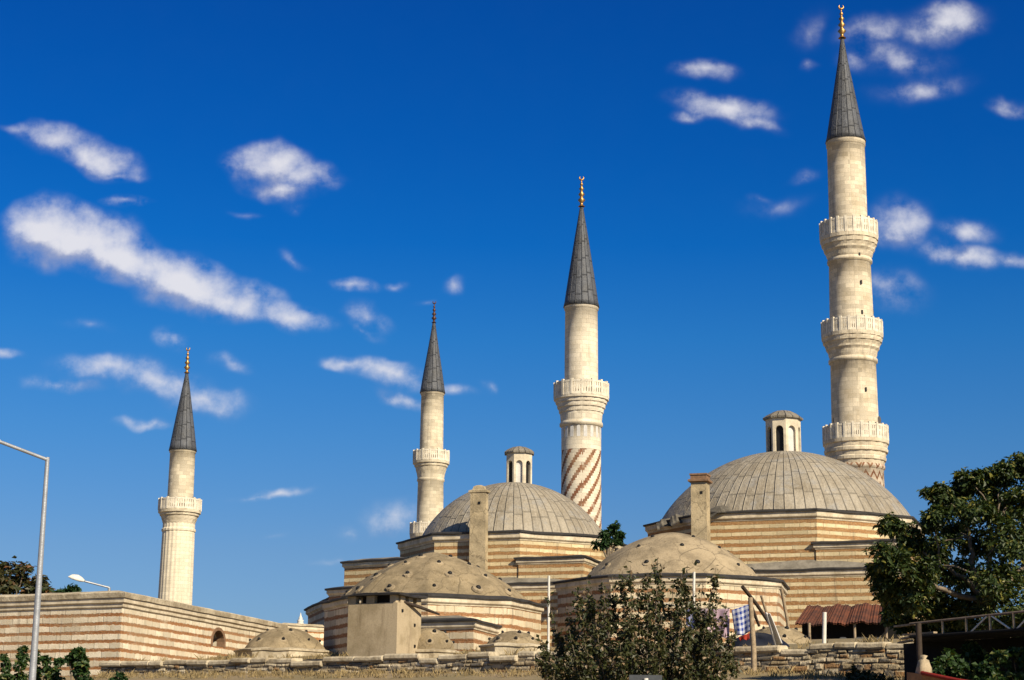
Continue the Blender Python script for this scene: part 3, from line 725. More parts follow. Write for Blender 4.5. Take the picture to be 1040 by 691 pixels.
# lifted lead sheets by the chimney
def loose_sheet(px, py, Y, L, W, ang, up, seed):
    rg = random.Random(seed); p0 = P(px, py, Y); n = 8; top, bot = [], []
    for i in range(n+1):
        t = i/n; z = up*math.sin(t*math.pi*.9)+rg.uniform(-.05, .05)
        q = p0+Vector((math.cos(ang)*L*t, math.sin(ang)*L*t, z)); top.append([q+Vector((0, W*(.5-k/3)*(1-.4*t), rg.uniform(-.06, .06)-.55*k/3)) for k in range(4)])
    t = MB(); t.grid(top, False); t.grid([[v-Vector((0, 0, .04)) for v in r_][::-1] for r_ in top], False)
    t.build('lifted_sheet', M['oldlead'], hall)
loose_sheet(719, 518, 110.9, 2.1, 1.4, .0, .42, 1); loose_sheet(667, 530, 114.5, 1.3, 1.0, .3, .3, 3); loose_sheet(681, 525, 113.3, 1.0, .9, .2, .22, 4)
# --- left hall
GX, GY = P(522, 500, 124).x, 124.0
gz = P(519, 541.5, 116.5).z
hall2 = thing('domed_hall', 'striped hall with ribbed dome and chimney in front of the spiral minaret', 'bath house', (GX, GY, 6))
oc2 = octo(GX, GY, 7.9, 3)
wall_of(oc2, 9.5, gz-.4, M['hall'], hall2, name='drum_wall'); cornice_of(oc2, gz, hall2, .30, .5, 13)
roof_of(off(oc2, .1), gz+.1, octo(GX, GY, 6.4, 3), gz+.3, hall2, M['ledge'])
dome_of(GX, GY, 6.6, P(527, 491, 124).z-gz-.2, gz+.2, hall2, M['dome'], 62, lump=.0012, seed=4)
lx = P(534, 475, 124).x; lz0 = P(534, 492, 124).z
lantern_of(GX+.35, GY, 13.4/scale_at(P(534, 475, 124)), lz0-.3, P(534, 462, 124).z, P(534, 453.5, 124).z, hall2, {0}, -22.5)
sq2 = square(GX, GY, 7.72, 3-22.5); lz2 = P(540, 593, 115).z
wall_of(sq2, 5, lz2-.4, M['hall'], hall2, name='base_wall'); cornice_of(sq2, lz2, hall2, .22, .4, 15)
roof_of(off(sq2, .1), lz2+.09, octo(GX, GY, 7.8, 3), lz2+.6, hall2, M['ledge'], name='ledge_roof')
corner_block(GX, GY, 7.40, 3-22.5, P(560, 566, 114.5).z, hall2, 1)
chimney(487, 493, 585, 8.6, 116.5, hall2, 'point', .45)
# side wing of the left hall (its cornice stands clear at the left)
pz = P(360, 571.5, 119).z; pa, pb = P(350, 571, 119.5), P(398, 571, 117)
wing = [(pa.x, pa.y), (pb.x+1, pb.y-.3), (pb.x+2, pb.y+6), (pa.x+1.8, pa.y+6.5)]
wall_of(wing, 5, pz-.3, M['hall'], hall2, name='wing_wall'); cornice_of(wing, pz, hall2, .25, .35, 31); roof_of(off(wing, .1), pz+.09, off(wing, -1), pz+.35, hall2, name='wing_roof')

# --- low domed chambers
def oculi(root, cx_, cy_, pr, rot, rows, facet=0, size=.8):
    for (t, n, ph) in rows:
        i = int(t*(len(pr)-1)); (r_, z), (r2, z2) = pr[i], pr[i+1]
        nrm0 = Vector((z2-z, 0, r_-r2)).normalized()
        for k in range(n):
            a = 2*math.pi*(k+ph)/n
            if math.cos(a) < -.25: continue
            d = Vector((math.sin(a), -math.cos(a), 0)); c = Vector((cx_, cy_, 0))+d*(r_*(1.0+facet))+Vector((0, 0, z))
            nr = (d*nrm0.x+Vector((0, 0, nrm0.z))).normalized(); q = nr.to_track_quat('Z', 'Y').to_matrix()
            mb = MB(); rg = random.Random(int(t*100)+k); s_ = rg.uniform(.8, 1.2)*size
            ring = lambda rr_, h: [c+q @ Vector((rr_*s_*math.cos(b_), rr_*s_*math.sin(b_), h)) for b_ in np.linspace(0, 2*math.pi, 10, endpoint=False)]
            mb.grid([ring(.36, -.10), ring(.31, .0), ring(.15, .03)], True); mb.grid([ring(.15, .03), ring(.13, .09), ring(.07, .13)], True, mi=1); mb.cap(ring(.07, .13), mi=1)
            mb.build('oculus', [M['mortar2'], M['dark']], root)
LX, LY = P(440, 600, 95).x, 95.0
cz = P(440, 606.5, 89.7).z
low = thing('domed_chamber', 'low weathered dome with light holes, behind the plastered hut', 'bath house', (LX, LY, 5.5))
ol = octo(LX, LY, 5.75, 0)
wall_of(ol, 4.8, cz-.3, M['low'], low); cornice_of(ol, cz, low, .26, .4, 41); roof_of(off(ol, .1), cz+.09, octo(LX, LY, 4.6, 0), cz+.3, low, M['mortar'])
d_, pr = dome_of(LX, LY, 4.95, P(437, 561, 95).z-cz-.15, cz+.15, low, M['mortar'], 16, facet=.9, lump=.003, seed=9, cone=.55, ribs=16)
oculi(d_, LX, LY, pr, 0, [(.14, 12, .1), (.38, 10, .45), (.60, 8, .2), (.80, 5, .6)], .01)
RX, RY = P(683, 580, 98).x, 98.0
rz = P(690, 585, 91.7).z
mid = thing('domed_chamber', 'low pale mortar dome behind the foreground shrub, in front of both halls', 'bath house', (RX, RY, 5.5))
orr = octo(RX, RY, 6.45, 10)
wall_of(orr, 4.8, rz-.3, M['low'], mid); cornice_of(orr, rz, mid, .26, .4, 51); roof_of(off(orr, .1), rz+.09, octo(RX, RY, 4.6, 10), rz+.3, mid, M['mortar2'])
d_, pr = dome_of(RX, RY, 4.95, P(677, 541, 98).z-rz-.15, rz+.15, mid, M['mortar2'], 16, facet=.3, lump=.003, seed=12, cone=.25)
oculi(d_, RX, RY, pr, 0, [(.2, 10, .35), (.48, 8, .1), (.72, 5, .45)])
# --- apse block in front of the low dome
az = P(440, 631, 86.5).z
apse = thing('apse_block', 'low striped block with sloping lead top, right of the plastered hut', 'bath house', (P(455, 640, 88).x, 88, 5.5))
pts = [P(390, 640, 88.8), P(481, 640, 86.2), P(516, 640, 93.0)]
ap = [(p.x, p.y) for p in pts]+[(pts[2].x, 97), (pts[0].x, 97)]
wall_of(ap, 4.8, az-.3, M['low'], apse); cornice_of(ap, az, apse, .22, .38, 61); roof_of(off(ap, .1), az+.09, off(ap, -1.2), az+.4, apse)
# --- stepped annex at the far left of the bath
anx = thing('stepped_annex', 'stepped striped annex left of the plastered hut', 'bath house', (P(340, 640, 113).x, 113, 6))
t1 = P(334, 600, 112); t2 = P(420, 600, 107.5); tz = P(333, 599.5, 112).z
pa_ = [(t1.x, t1.y), (t2.x, t2.y), (t2.x+1, t2.y+8), (t1.x+1.0, t1.y+8)]
wall_of(pa_, 5, tz-.25, M['low'], anx); cornice_of(pa_, tz, anx, .24, .35, 71); roof_of(off(pa_, .1), tz+.09, off(pa_, -1), tz+.3, anx)
q1 = P(337, 609, 112.6); q2 = P(313, 620, 122.5); qz = P(335, 608.5, 112.6).z
pb_ = [(q2.x, q2.y), (q1.x, q1.y), (q1.x+3, q1.y+.5), (q1.x+3, q2.y+2), (q2.x+1, q2.y+2)]
wall_of(pb_, 5, qz-.25, M['low'], anx, name='side_wall'); cornice_of(pb_, qz, anx, .3, .4, 73); roof_of(off(pb_, .1), qz+.09, off(pb_, -.6), qz+.2, anx, name='side_roof')
ww = thing('link_wall', 'low pale striped wall linking the long wall to the annex', 'wall', (P(310, 640, 113).x, 113.5, 6))
k1, k2 = P(284, 637, 110.5), P(340, 635, 112.8); kz = P(310, 636.5, 112).z
kp_ = [(k1.x, k1.y), (k2.x, k2.y), (k2.x, k2.y+.9), (k1.x, k1.y+.9)]
wall_of(kp_, 5, kz-.2, M['old'], ww); cornice_of(kp_, kz, ww, .15, .3, 75, lead=False); roof_of(off(kp_, .15), kz-.02, off(kp_, -.2), kz+.15, ww, M['coping'], name='coping')

# --- long striped wall at the left
vz = VZ
lw = thing('striped_building', 'long striped stone and brick building at far left with an arched niche', 'building', (P(125, 660, 86).x, 86, 4.5))
v0 = P(125, 601, 86); vl = P(0, 606, 89.5); ev = Vector((vl.x-v0.x, vl.y-v0.y)).normalized(); vl2 = Vector((v0.x, v0.y))+ev*22
ve = P(287, 636, 108.5)
A = Vector((vl2.x, vl2.y)); B = Vector((v0.x, v0.y)); C_ = Vector((ve.x, ve.y))
e2 = (C_-B).normalized(); Lr = (C_-B).length
def s_at(px):   # distance along the right face where a ray at px meets it
    d = direc(px, 640); k = d.x; return (k*B.y-B.x)/(e2.x-k*e2.y)
s1, s2 = s_at(214), s_at(230)
W = MB(); zb = 3.6; zt = vz-.35
jw = lambda p, z: (p.x, p.y, z)
La = (B-A).length
W.grid([[jw(A, zb), jw(B, zb)], [jw(A, zt), jw(B, zt)]], False)
W.face([jw(B, zb), jw(B+e2*s1, zb), jw(B+e2*s1, zt), jw(B, zt)], [(La, zb), (La+s1, zb), (La+s1, zt), (La, zt)])
nz0 = P(222, 657, B.y+e2.y*(s1+s2)/2).z; nzc = P(222, 651, B.y+e2.y*(s1+s2)/2).z
hole = arch_panel(W, B+e2*s1, B+e2*s2, zb, zt, (s2-s1)*.36, nz0, nzc, .8, u0=La+s1, rise=.68)
W.face([jw(B+e2*s2, zb), jw(C_, zb), jw(C_, zt), jw(B+e2*s2, zt)], [(La+s2, zb), (La+Lr, zb), (La+Lr, zt), (La+s2, zt)])
D_ = C_+Vector((-14, 8)); E_ = A+Vector((6, 18))
W.grid([[jw(C_, zb), jw(D_, zb), jw(E_, zb), jw(A, zb)], [jw(C_, zt), jw(D_, zt), jw(E_, zt), jw(A, zt)]], False)
W.build('wall', M['old'], lw)
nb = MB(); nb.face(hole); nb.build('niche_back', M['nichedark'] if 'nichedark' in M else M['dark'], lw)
lp = [tuple(A), tuple(B), tuple(C_), tuple(D_), tuple(E_)]
mb, _ = sweep(lp, [(0, vz-.50), (.03, vz-.50), (.08, vz-.45), (.08, vz-.31), (.10, vz-.30), (.17, vz-.24), (.17, vz-.02)], True, .009, 81, step=1.1)
cor = mb.build('cornice', M['cornice'], lw)
mb, _ = sweep(lp, [(.05, vz-.02), (.24, vz-.02), (.28, vz+.20), (.2, vz+.25), (-.5, vz+.38)], True, .014, 82, step=.8); mb.build('coping', M['coping'], lw)
roof_of(off(lp, -.3), vz+.18, off(lp, -4), vz+.5, lw)
# brick lining of the niche
nrm = Vector((e2.y, -e2.x)); c2 = B+e2*((s1+s2)/2); hw_ = (s2-s1)*.36
def ringn(k, o_):
    pts = [(-hw_*k, nz0)]+[(hw_*k*math.cos(t), nzc+hw_*.68*k*math.sin(t)) for t in np.linspace(math.pi, 0, 11)]+[(hw_*k, nz0)]
    return [(c2.x+e2.x*a_+nrm.x*o_, c2.y+e2.y*a_+nrm.y*o_, z_) for a_, z_ in pts]
nb = MB(); nb.grid([ringn(.985, -.4), ringn(.985, .03), ringn(1.28, .03), ringn(1.30, -.02)], False); nb.build('niche_surround', M['brickcap'], lw)

# --- small mortar domes on the terrace
def small_dome(px, y_ap, y_b, hw, Y, label, occ=True, mat='mortar'):
    a = P(px, y_ap, Y); b_ = P(px, y_b, Y); r_ = hw/scale_at(b_)
    root = thing('small_dome', label, 'dome', (a.x, Y, b_.z-.4), 'small mortar domes on the terrace')
    d_, pr = dome_of(a.x, Y, r_, a.z-b_.z+.1, b_.z-.1, root, M[mat], 12, facet=.25, lump=.012, seed=int(px))
    mb, _ = sweep(octo(a.x, Y, r_*1.16, 12), [(0, 4.6), (0, b_.z-.12), (.07, b_.z-.10), (.07, b_.z-.02), (-.2, b_.z+.05)], True, .03, int(px), step=.5); mb.build('kerb', M['coping'], root)
    if occ: oculi(d_, a.x, Y, pr, 0, [(.3, 8, .1), (.62, 5, .3)], 0, .55)
small_dome(290, 637.5, 661, 43, 93, 'small weathered mortar dome beside the long striped wall')
small_dome(436, 638, 661, 26, 79.5, 'small mortar dome half hidden behind the plastered hut')
small_dome(522, 641, 656, 30, 80, 'small flat mortar dome between the apse block and the shrub')
small_dome(789, 636, 657, 40, 77, 'small mortar dome behind the timber post with laundry')

# --- plastered hut
hut = thing('plastered_hut', 'square plastered hut with thin broken roof slab on the terrace', 'hut', (P(390, 665, 77).x, 78.5, 5))
h0, h1, h2 = P(353, 640, 77.9), P(403, 640, 76.6), P(427.5, 640, 78.8)
hp = [(h0.x, h0.y), (h1.x, h1.y), (h2.x, h2.y), (h2.x-2.0, h2.y+1.4)]
hz = P(390, 612.5, 77).z; ht = P(390, 605.0, 77).z
mb, _ = sweep(hp, [(0, 4.6), (0, hz)], True); mb.cap([(x, y, hz) for x, y in hp]); mb.build('wall', M['plaster'], hut)
hc = Vector((sum(p[0] for p in hp)/4, sum(p[1] for p in hp)/4))
for (p, q, ts) in ((hp[0], hp[1], (.03, .45, .95)), (hp[1], hp[2], (.2, .55, .93)), (hp[3], hp[0], (.5, .9)), (hp[2], hp[3], (.5,))):
    for t in ts:
        c = Vector(p).lerp(Vector(q), t).lerp(hc, .09); e = (Vector(q)-Vector(p)).normalized()
        b_ = MB(); b_.box((c.x, c.y, (hz+ht)/2), .42 if t != .95 else .3, .22, ht-hz+.01, Matrix.Rotation(math.atan2(e.y, e.x), 3, 'Z')); b_.build('pier', M['plaster'], hut)
for (t_, z_) in ((.72, .62), (.74, .22), (.2, .86)):
    c = Vector(hp[1]).lerp(Vector(hp[2]), t_); q = MB(); q.box((c.x, c.y, 5.3+(hz-5.3)*z_), .14, .07, .12, Matrix.Rotation(math.atan2(hp[2][1]-hp[1][1], hp[2][0]-hp[1][0]), 3, 'Z')); q.build('wall_hole', M['dark'], hut)
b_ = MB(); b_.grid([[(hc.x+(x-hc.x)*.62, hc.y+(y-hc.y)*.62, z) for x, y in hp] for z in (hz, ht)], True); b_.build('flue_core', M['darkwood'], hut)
mb, rg2 = sweep(off(hp, .22), [(0, ht), (.02, ht+.06), (-.1, ht+.09), (-1.4, ht+.16)], True, .06, 91, step=.6); mb.cap(rg2[-1]); mb.cap(rg2[0], False); mb.build('roof_slab', M['lead_edge'], hut)
pl = MB(); a = P(405, 610, 77.0); b_ = P(446, 624, 79.2); pl.tube([a, a.lerp(b_, .5)+Vector((0, 0, .02)), b_], [.07, .08, .05], 6)
tag(pl.build('wooden_beam', M['darkwood']), 'dark wooden beam jutting from the hut roof', 'beam')

# --- terrace wall of rubble with coping
tw = thing('terrace_wall', 'low rubble stone terrace wall with pale coping along the bottom', 'wall', (0, wall_y(0), 4.5))
eW = (WB-WA).normalized(); nW = Vector((eW.y, -eW.x)); LW = (WB-WA).length+3.0
def rub():
    rg = random.Random(3); rows = []; z = 3.3
    while z < WALL_TOP-.2:
        h = rg.uniform(.15, .30); h = min(h, WALL_TOP-.2-z+.001)
        if h < .06: break
        st = []; u = 0.0
        while u < LW:
            ww_ = rg.uniform(.22, .75); st.append((u, u+ww_, rg.random(), rg.uniform(0, .07))); u += ww_
        rows.append((z, z+h, st)); z += h
    ztop = rows[-1][1]
    du, dz_ = .055, .05; nu, nz = int(LW/du)+1, int((ztop-3.3)/dz_)+1
    V = []; T = []; J = []
    ptr = [0]*len(rows)
    for i in range(nz):
        z = 3.3+(ztop-3.3)*i/(nz-1)
        for j in range(nu):
            u = LW*j/(nu-1)
            zw = z+.035*math.sin(u*1.3)+.03*math.sin(u*3.1+z*2)
            ri = 0
            for q, (a, b_, _) in enumerate(rows):
                if zw >= a: ri = q
            a, b_, st = rows[ri]
            uw = u+.03*math.sin(z*17+ri)
            lo, hi = 0, len(st)-1
            while lo < hi:
                md = (lo+hi)//2
                if st[md][1] < uw: lo = md+1
                else: hi = md
            s0, s1_, tn, dp = st[lo]
            e = min(uw-s0, s1_-uw, zw-a, b_-zw); k = max(0.0, min(1.0, e/.05))
            d = (.02+dp)*(k*(2-k)) + rg.uniform(-.006, .006)
            p = WA+eW*u+nW*(.30+d); V.append((p.x, p.y, z)); T.append(tn); J.append(1-max(0, min(1, e/.03)))
    Fc = [(i*nu+j, i*nu+j+1, (i+1)*nu+j+1, (i+1)*nu+j) for i in range(nz-1) for j in range(nu-1)]
    # back and ends
    n0 = len(V)
    for z in (3.3, ztop):
        for u in (0, LW):
            p = WA+eW*u-nW*.25; V.append((p.x, p.y, z)); T.append(.5); J.append(0)
    Fc += [(n0+1, n0, n0+2, n0+3), (n0, 0, (nz-1)*nu, n0+2), (nu-1, n0+1, n0+3, nz*nu-1)]
    me = bpy.data.meshes.new('rubble_face'); me.from_pydata(V, [], Fc)
    for nm, dat in (('tint', T), ('joint', J)):
        at = me.attributes.new(nm, 'FLOAT', 'POINT'); at.data.foreach_set('value', dat)
    me.materials.append(M['rubble']); o = bpy.data.objects.new('rubble_face', me); col.objects.link(o); o.parent = tw; o.matrix_parent_inverse = Matrix.Translation(-tw.location)
    return ztop
ztop = rub()
rg = random.Random(5); u = 0.0; cm = MB(); rings = []; stones = []
while u < LW-1.5:
    L_ = rg.uniform(.8, 1.9); stones.append((u+.0, u+L_-.03, rg.uniform(-.05, .03)-(.15 if u > 11 and rg.random() < .28 else 0), rg.uniform(-.10, .05))); u += L_
for (a, b_, dzz, dn) in stones:
    for q in (a, a+.04, (a+b_)/2, b_-.04, b_):
        k = .92 if q in (a, b_) else 1.0
        c = WA+eW*q; jj = rg.uniform(-.015, .015)
        def cp(n_, z): p = c+nW*(n_+dn); return (p.x, p.y, z+dzz+jj)
        zt_ = ztop-.03
        rings.append([cp(-.30, zt_), cp(.42*k, zt_), cp(.47*k, zt_+.06), cp(.46*k, zt_+.17*k), cp(.38*k, zt_+.24*k), cp(-.25, zt_+.26*k)])
cm.grid(rings, True, None, None, False)
cm.v = cm.v; cm.build('coping', M['coping'], tw)

# --- shed with red roof
shed = thing('shed', 'dark open shed with a rusty red sheet roof below the big dome', 'shed', (P(855, 650, 88).x, 89, 6))
ea, eb = P(806, 634.5, 87), P(912, 631, 85.4); ra, rb = P(819, 616, 91), P(912, 612.5, 89.5)
def wav(p, q, n=72, amp=.018): return [p.lerp(q, i/n)+Vector((0, .05*math.sin(i*1.1)+.04*math.sin(i*.37), amp*(1 if i % 2 else -1)+.05*math.sin(i*.31)+.03*math.sin(i*.83))) for i in range(n+1)]
M['redroof'] = plain('rusty_red_sheet', (.15, .05, .024), .85, .5, .9, c2=(.045, .022, .016), bs=.5)
t = MB(); t.grid([wav(ea, eb), wav(ea.lerp(ra, .5), eb.lerp(rb, .5)), wav(ra, rb)], False); t.grid([[p-Vector((0, 0, .06)) for p in wav(ra, rb)], [p-Vector((0, 0, .06)) for p in wav(ea, eb)]], False)
t.build('roof', M['redroof'], shed)
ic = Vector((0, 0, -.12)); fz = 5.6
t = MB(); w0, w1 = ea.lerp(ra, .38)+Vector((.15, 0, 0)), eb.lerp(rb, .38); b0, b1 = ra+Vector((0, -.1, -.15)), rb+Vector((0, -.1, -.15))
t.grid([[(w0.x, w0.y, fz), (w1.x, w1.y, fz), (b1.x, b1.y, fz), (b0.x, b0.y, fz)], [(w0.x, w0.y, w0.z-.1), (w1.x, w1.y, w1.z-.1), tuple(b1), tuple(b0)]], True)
t.build('wall', M['black'], shed)  # the dark inside of the open shed is painted on as black walls
for px in (822, 868, 900):
    p = P(px, 640, 86.3); q = MB(); q.tube([(p.x, p.y, fz), (p.x, p.y, P(px, 634, 86.3).z+.05)], .07, 6); q.build('post', M['wood'], shed)
for i, (px, w_) in enumerate(((856, .45), (875, .8), (893, .4))):
    p = P(px, 650, 85.6); q = MB(); h_ = (.55, .42, .6)[i]; zt_ = P(px, 650, 85.6).z
    q.grid([[(p.x-w_/2, p.y-.2, fz), (p.x+w_/2, p.y-.2, fz), (p.x+w_/2, p.y+.2, fz), (p.x-w_/2, p.y+.2, fz)], [(p.x-w_/2, p.y-.2, zt_), (p.x+w_/2, p.y-.2, zt_), (p.x+w_/2, p.y+.2, zt_), (p.x-w_/2, p.y+.2, zt_)], [(p.x-w_/4, p.y-.1, zt_+.12), (p.x+w_/4, p.y-.1, zt_+.12), (p.x+w_/4, p.y+.1, zt_+.12), (p.x-w_/4, p.y+.1, zt_+.12)]], True)
    q.cap(q.v[-4:]); tag(q.build('storage_drum', M['grime']), ('narrow dark drum under the middle of the red roof', 'wide dark container under the red roof', 'small dark drum at the right end of the shed')[i], 'container')

# --- posts, poles and laundry
def pole(name, pts, rad, mat, label, cat, n=8):
    t = MB(); t.tube(pts, rad, n); return tag(t.build(name, mat), label, cat)
p = P(836, 658, 64.5); q = P(837.5, 622, 64.5); pole('white_post', [(p.x, p.y, 4.4), q], .075, M['white'], 'white painted post on the terrace wall before the red shed', 'post')
p = P(557, 640, 74); q = P(557.5, 585, 74); pole('white_pipe', [(p.x, p.y, 4.8), q], .05, M['white'], 'thin white pipe left of the shrub', 'pipe')
p = P(703, 640, 73); q = P(705, 581, 73); pole('white_pipe', [(p.x, p.y, 4.6), q], .055, M['white'], 'white pipe rising behind the top of the shrub', 'pipe')
pb = P(766, 684, 64.4); pt = P(762, 607, 64.4)
pole('timber_post', [(pb.x, pb.y, 3.9), P(765.5, 660, 64.4), pt], [.11, .10, .085], M['wood'], 'tall timber post carrying laundry, standing before the terrace wall', 'post', 6)
a, b_ = P(754, 596, 67), P(781, 633, 68.5); pole('leaning_branch', [a, a.lerp(b_, .5)+Vector((.05, 0, 0)), b_, P(793, 655, 69.5)], [.075, .07, .06, .05], M['darkwood'], 'dark crooked branch leaning on the timber post', 'pole', 6)
pole('leaning_pole', [P(762, 613, 66.8), P(771, 636, 67.4)], [.07, .05], M['darkwood'], 'short dark pole hanging below the leaning branch', 'pole', 6)
pole('leaning_pole', [P(793.5, 598, 76), P(800, 632, 76.6), P(801, 640, 76.6)], [.07, .07, .06], M['wood'], 'thin pale pole leaning on the corner of the pale domed chamber', 'pole', 6)
pole('leaning_pole', [P(773, 605, 71), P(780, 628, 71.5), P(784, 642, 71.5)], [.05, .05, .045], M['wood'], 'thin pale pole between timber post and striped wall', 'pole', 6)
pole('clothes_line', [P(762, 614, 66.3), P(730, 619, 66.8), P(690, 616, 67.5), P(640, 606, 68.5)], .012, M['white'], 'thin clothes line running from the timber post behind the shrub', 'line', 5)
def clothmat(name, kind):
    mt, k, b = material(name); uv = uvs(k)
    if kind == 'check':
        sp = k.n('SeparateXYZ'); k.link(uv, sp.inputs[0])
        f = lambda s_, n_: k.ramp(k.math('ABSOLUTE', k.math('SUBTRACT', k.math('FRACT', k.math('MULTIPLY', s_, n_)), .5)), .22, .28)
        c = k.mix(k.math('MULTIPLY', k.math('ADD', f(sp.outputs[0], 4.0), f(sp.outputs[1], 5.0)), .5), (.62, .64, .70), (.02, .05, .28))
    else: c = k.mix(k.noise(uv, 4, 3), kind, tuple(x*.7 for x in kind))
    k.put(b.inputs['Base Color'], c); b.inputs['Roughness'].default_value = .9; return mt
def cloth(name, c4, mat, label, cat, bulge=.1, seed=1, nx=14, ny=14):
    rg = random.Random(seed); a, b_, c, d = c4; ph = rg.uniform(0, 6); rows = []
    for i in range(ny+1):
        row = []
        for j in range(nx+1):
            u, v = j/nx, i/ny; p = (a.lerp(b_, u)).lerp(d.lerp(c, u), v)
            p = p+Vector((0, bulge*math.sin(u*9+ph+v*1.5)*(.25+v*.75), .03*math.sin(u*7+ph)*v)); row.append(p)
        rows.append(row)
    t = MB(); t.grid(rows, False, [j/nx for j in range(nx+1)], [1-i/ny for i in range(ny+1)], True)
    o = t.build(name, mat); sm = o.modifiers.new('thickness', 'SOLIDIFY'); sm.thickness = .012
    return tag(o, label, cat)
cloth('checked_cloth', [P(743, 620, 66.6), P(760.5, 614, 66.3), P(762, 642, 66.3), P(747, 647, 66.6)], clothmat('blue_check', 'check'), 'blue and white checked cloth hung beside the timber post', 'cloth', .06)
cloth('red_cloth', [P(750, 648, 67.2), P(761, 643, 67.0), P(761, 649, 67.0), P(752, 651, 67.2)], clothmat('red_cloth', (.42, .05, .03)), 'small red cloth below the checked cloth', 'cloth', .05, 2)
for i, (x0, x1, y1, c) in enumerate(((724, 741, 650, (.48, .34, .40)), (709, 723, 646, (.55, .42, .44)), (697, 708, 640, (.28, .30, .48)))):
    cloth('hanging_garment', [P(x0, 618.5, 67.2), P(x1, 618.5, 66.9), P(x1, y1, 66.9), P(x0, y1-4, 67.2)], clothmat('garment', c), ('pinkish garment drying on the line next to the checked cloth', 'pale rose garment drying on the line behind the shrub', 'bluish garment drying on the line behind the shrub')[i], 'laundry', .08, 5+i)
# white sheet slung over the branch
cloth('white_sheet', [P(777, 622, 67.5), P(782, 623, 67.5), P(795, 654, 68.4), P(787, 657, 68.6)], clothmat('white_cloth', (.74, .71, .67)), 'long white sheet slung over the leaning branch', 'cloth', .14, 11, 10, 24)
# dark tarpaulin mound behind the post
t = MB(); rings = []; c0 = P(770, 656, 70.5)
for i in range(8):
    k = i/7; r_ = math.cos(k*math.pi/2); rings.append([(c0.x+1.45*r_*math.cos(a_)*(1+.1*math.sin(5*a_)), c0.y+.7*r_*math.sin(a_), c0.z-.6+1.0*math.sin(k*math.pi/2)*(1+.12*math.sin(2*a_+1))) for a_ in np.linspace(0, 2*math.pi, 20, endpoint=False)])
t.grid(rings, True, None, None, True); tag(t.build('tarpaulin', plain('black_tarpaulin', (.012, .014, .022), .45, .3, 3)), 'black tarpaulin heap on the terrace behind the timber post', 'tarpaulin')

# --- canopy with steel truss at the right
can = thing('canopy', 'dark canopy with a white diagonal steel truss edge under the walnut tree', 'canopy', (P(985, 690, 47).x, 48, 2.4))
ca, cb = P(924, 633.9, 49.5), P(1075, 617.5, 45.5)
dn = lambda p, dpx: p+Vector((0, 0, -dpx/scale_at(p)))
t = MB(); t.tube([ca, cb], .035, 6); t.build('top_chord', M['rusty'], can)
lo_a, lo_b = dn(ca, 13), dn(cb, 19)
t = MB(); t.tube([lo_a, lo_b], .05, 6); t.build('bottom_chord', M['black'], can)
def ch(px): 
    k = 0.0
    for _ in range(30):
        p = ca.lerp(cb, k); d = p-CAM; x = CX+F_PX*d.dot(_r)/d.dot(_f); k += (px-x)/151.0
    return ca.lerp(cb, k), lo_a.lerp(lo_b, k)
for px in (957, 981, 1005, 1029, 1053):
    a, b_ = ch(px); t = MB(); t.tube([a, b_], .034, 6); t.build('upright', M['wood'], can)
for (pa2, pb2) in ((984.5, 1003), (1026.5, 1006), (1031, 1050)):
    a = ch(pa2)[1]; b_ = ch(pb2)[0]; t = MB(); t.tube([a, b_], .026, 6); t.build('diagonal', M['white'], can)
# roof sheet hangs from the bottom chord and runs back
ra_, rb_ = lo_a+Vector((.1, -.1, -.02)), lo_b+Vector((.2, -.1, -.02)); bk = Vector((.9, 4.2, .12))
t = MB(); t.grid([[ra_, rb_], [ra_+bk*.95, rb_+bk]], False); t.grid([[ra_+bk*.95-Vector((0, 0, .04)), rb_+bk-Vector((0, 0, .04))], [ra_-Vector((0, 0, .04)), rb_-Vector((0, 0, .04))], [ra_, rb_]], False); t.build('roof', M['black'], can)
pc = P(933, 640, 48.9); t = MB(); t.tube([(pc.x, pc.y, 2.0), (pc.x, pc.y, P(933, 633, 48.9).z)], .08, 8); t.build('post', M['darkwood'], can)
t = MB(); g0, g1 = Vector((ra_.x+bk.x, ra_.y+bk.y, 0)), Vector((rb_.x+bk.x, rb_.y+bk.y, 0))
t.grid([[(g0.x-.3, g0.y, 1.5), (g1.x, g1.y, 1.5)], [(g0.x-.3, g0.y, lo_a.z+.05), (g1.x, g1.y, lo_b.z+.05)]], False); t.build('shade_backing', M['black'], can)  # black sheet added as the shade below the canopy roof
for i, (ya, xa, xb) in enumerate(((636.5, 910, 930), (645, 918, 950), (649, 917, 927), (653, 914, 926))):
    t = MB(); a, b_ = P(xa, ya, 52+i*.4), P(xb, ya-2.5, 51+i*.4); c = (a+b_)/2; e = (b_-a)
    t.box(c, e.length, .16, .05, Matrix.Rotation(math.atan2(e.y, e.x), 3, 'Z') @ Matrix.Rotation(-math.atan2(e.z, math.hypot(e.x, e.y)), 3, 'Y')); t.build('plank', M['wood'], can)
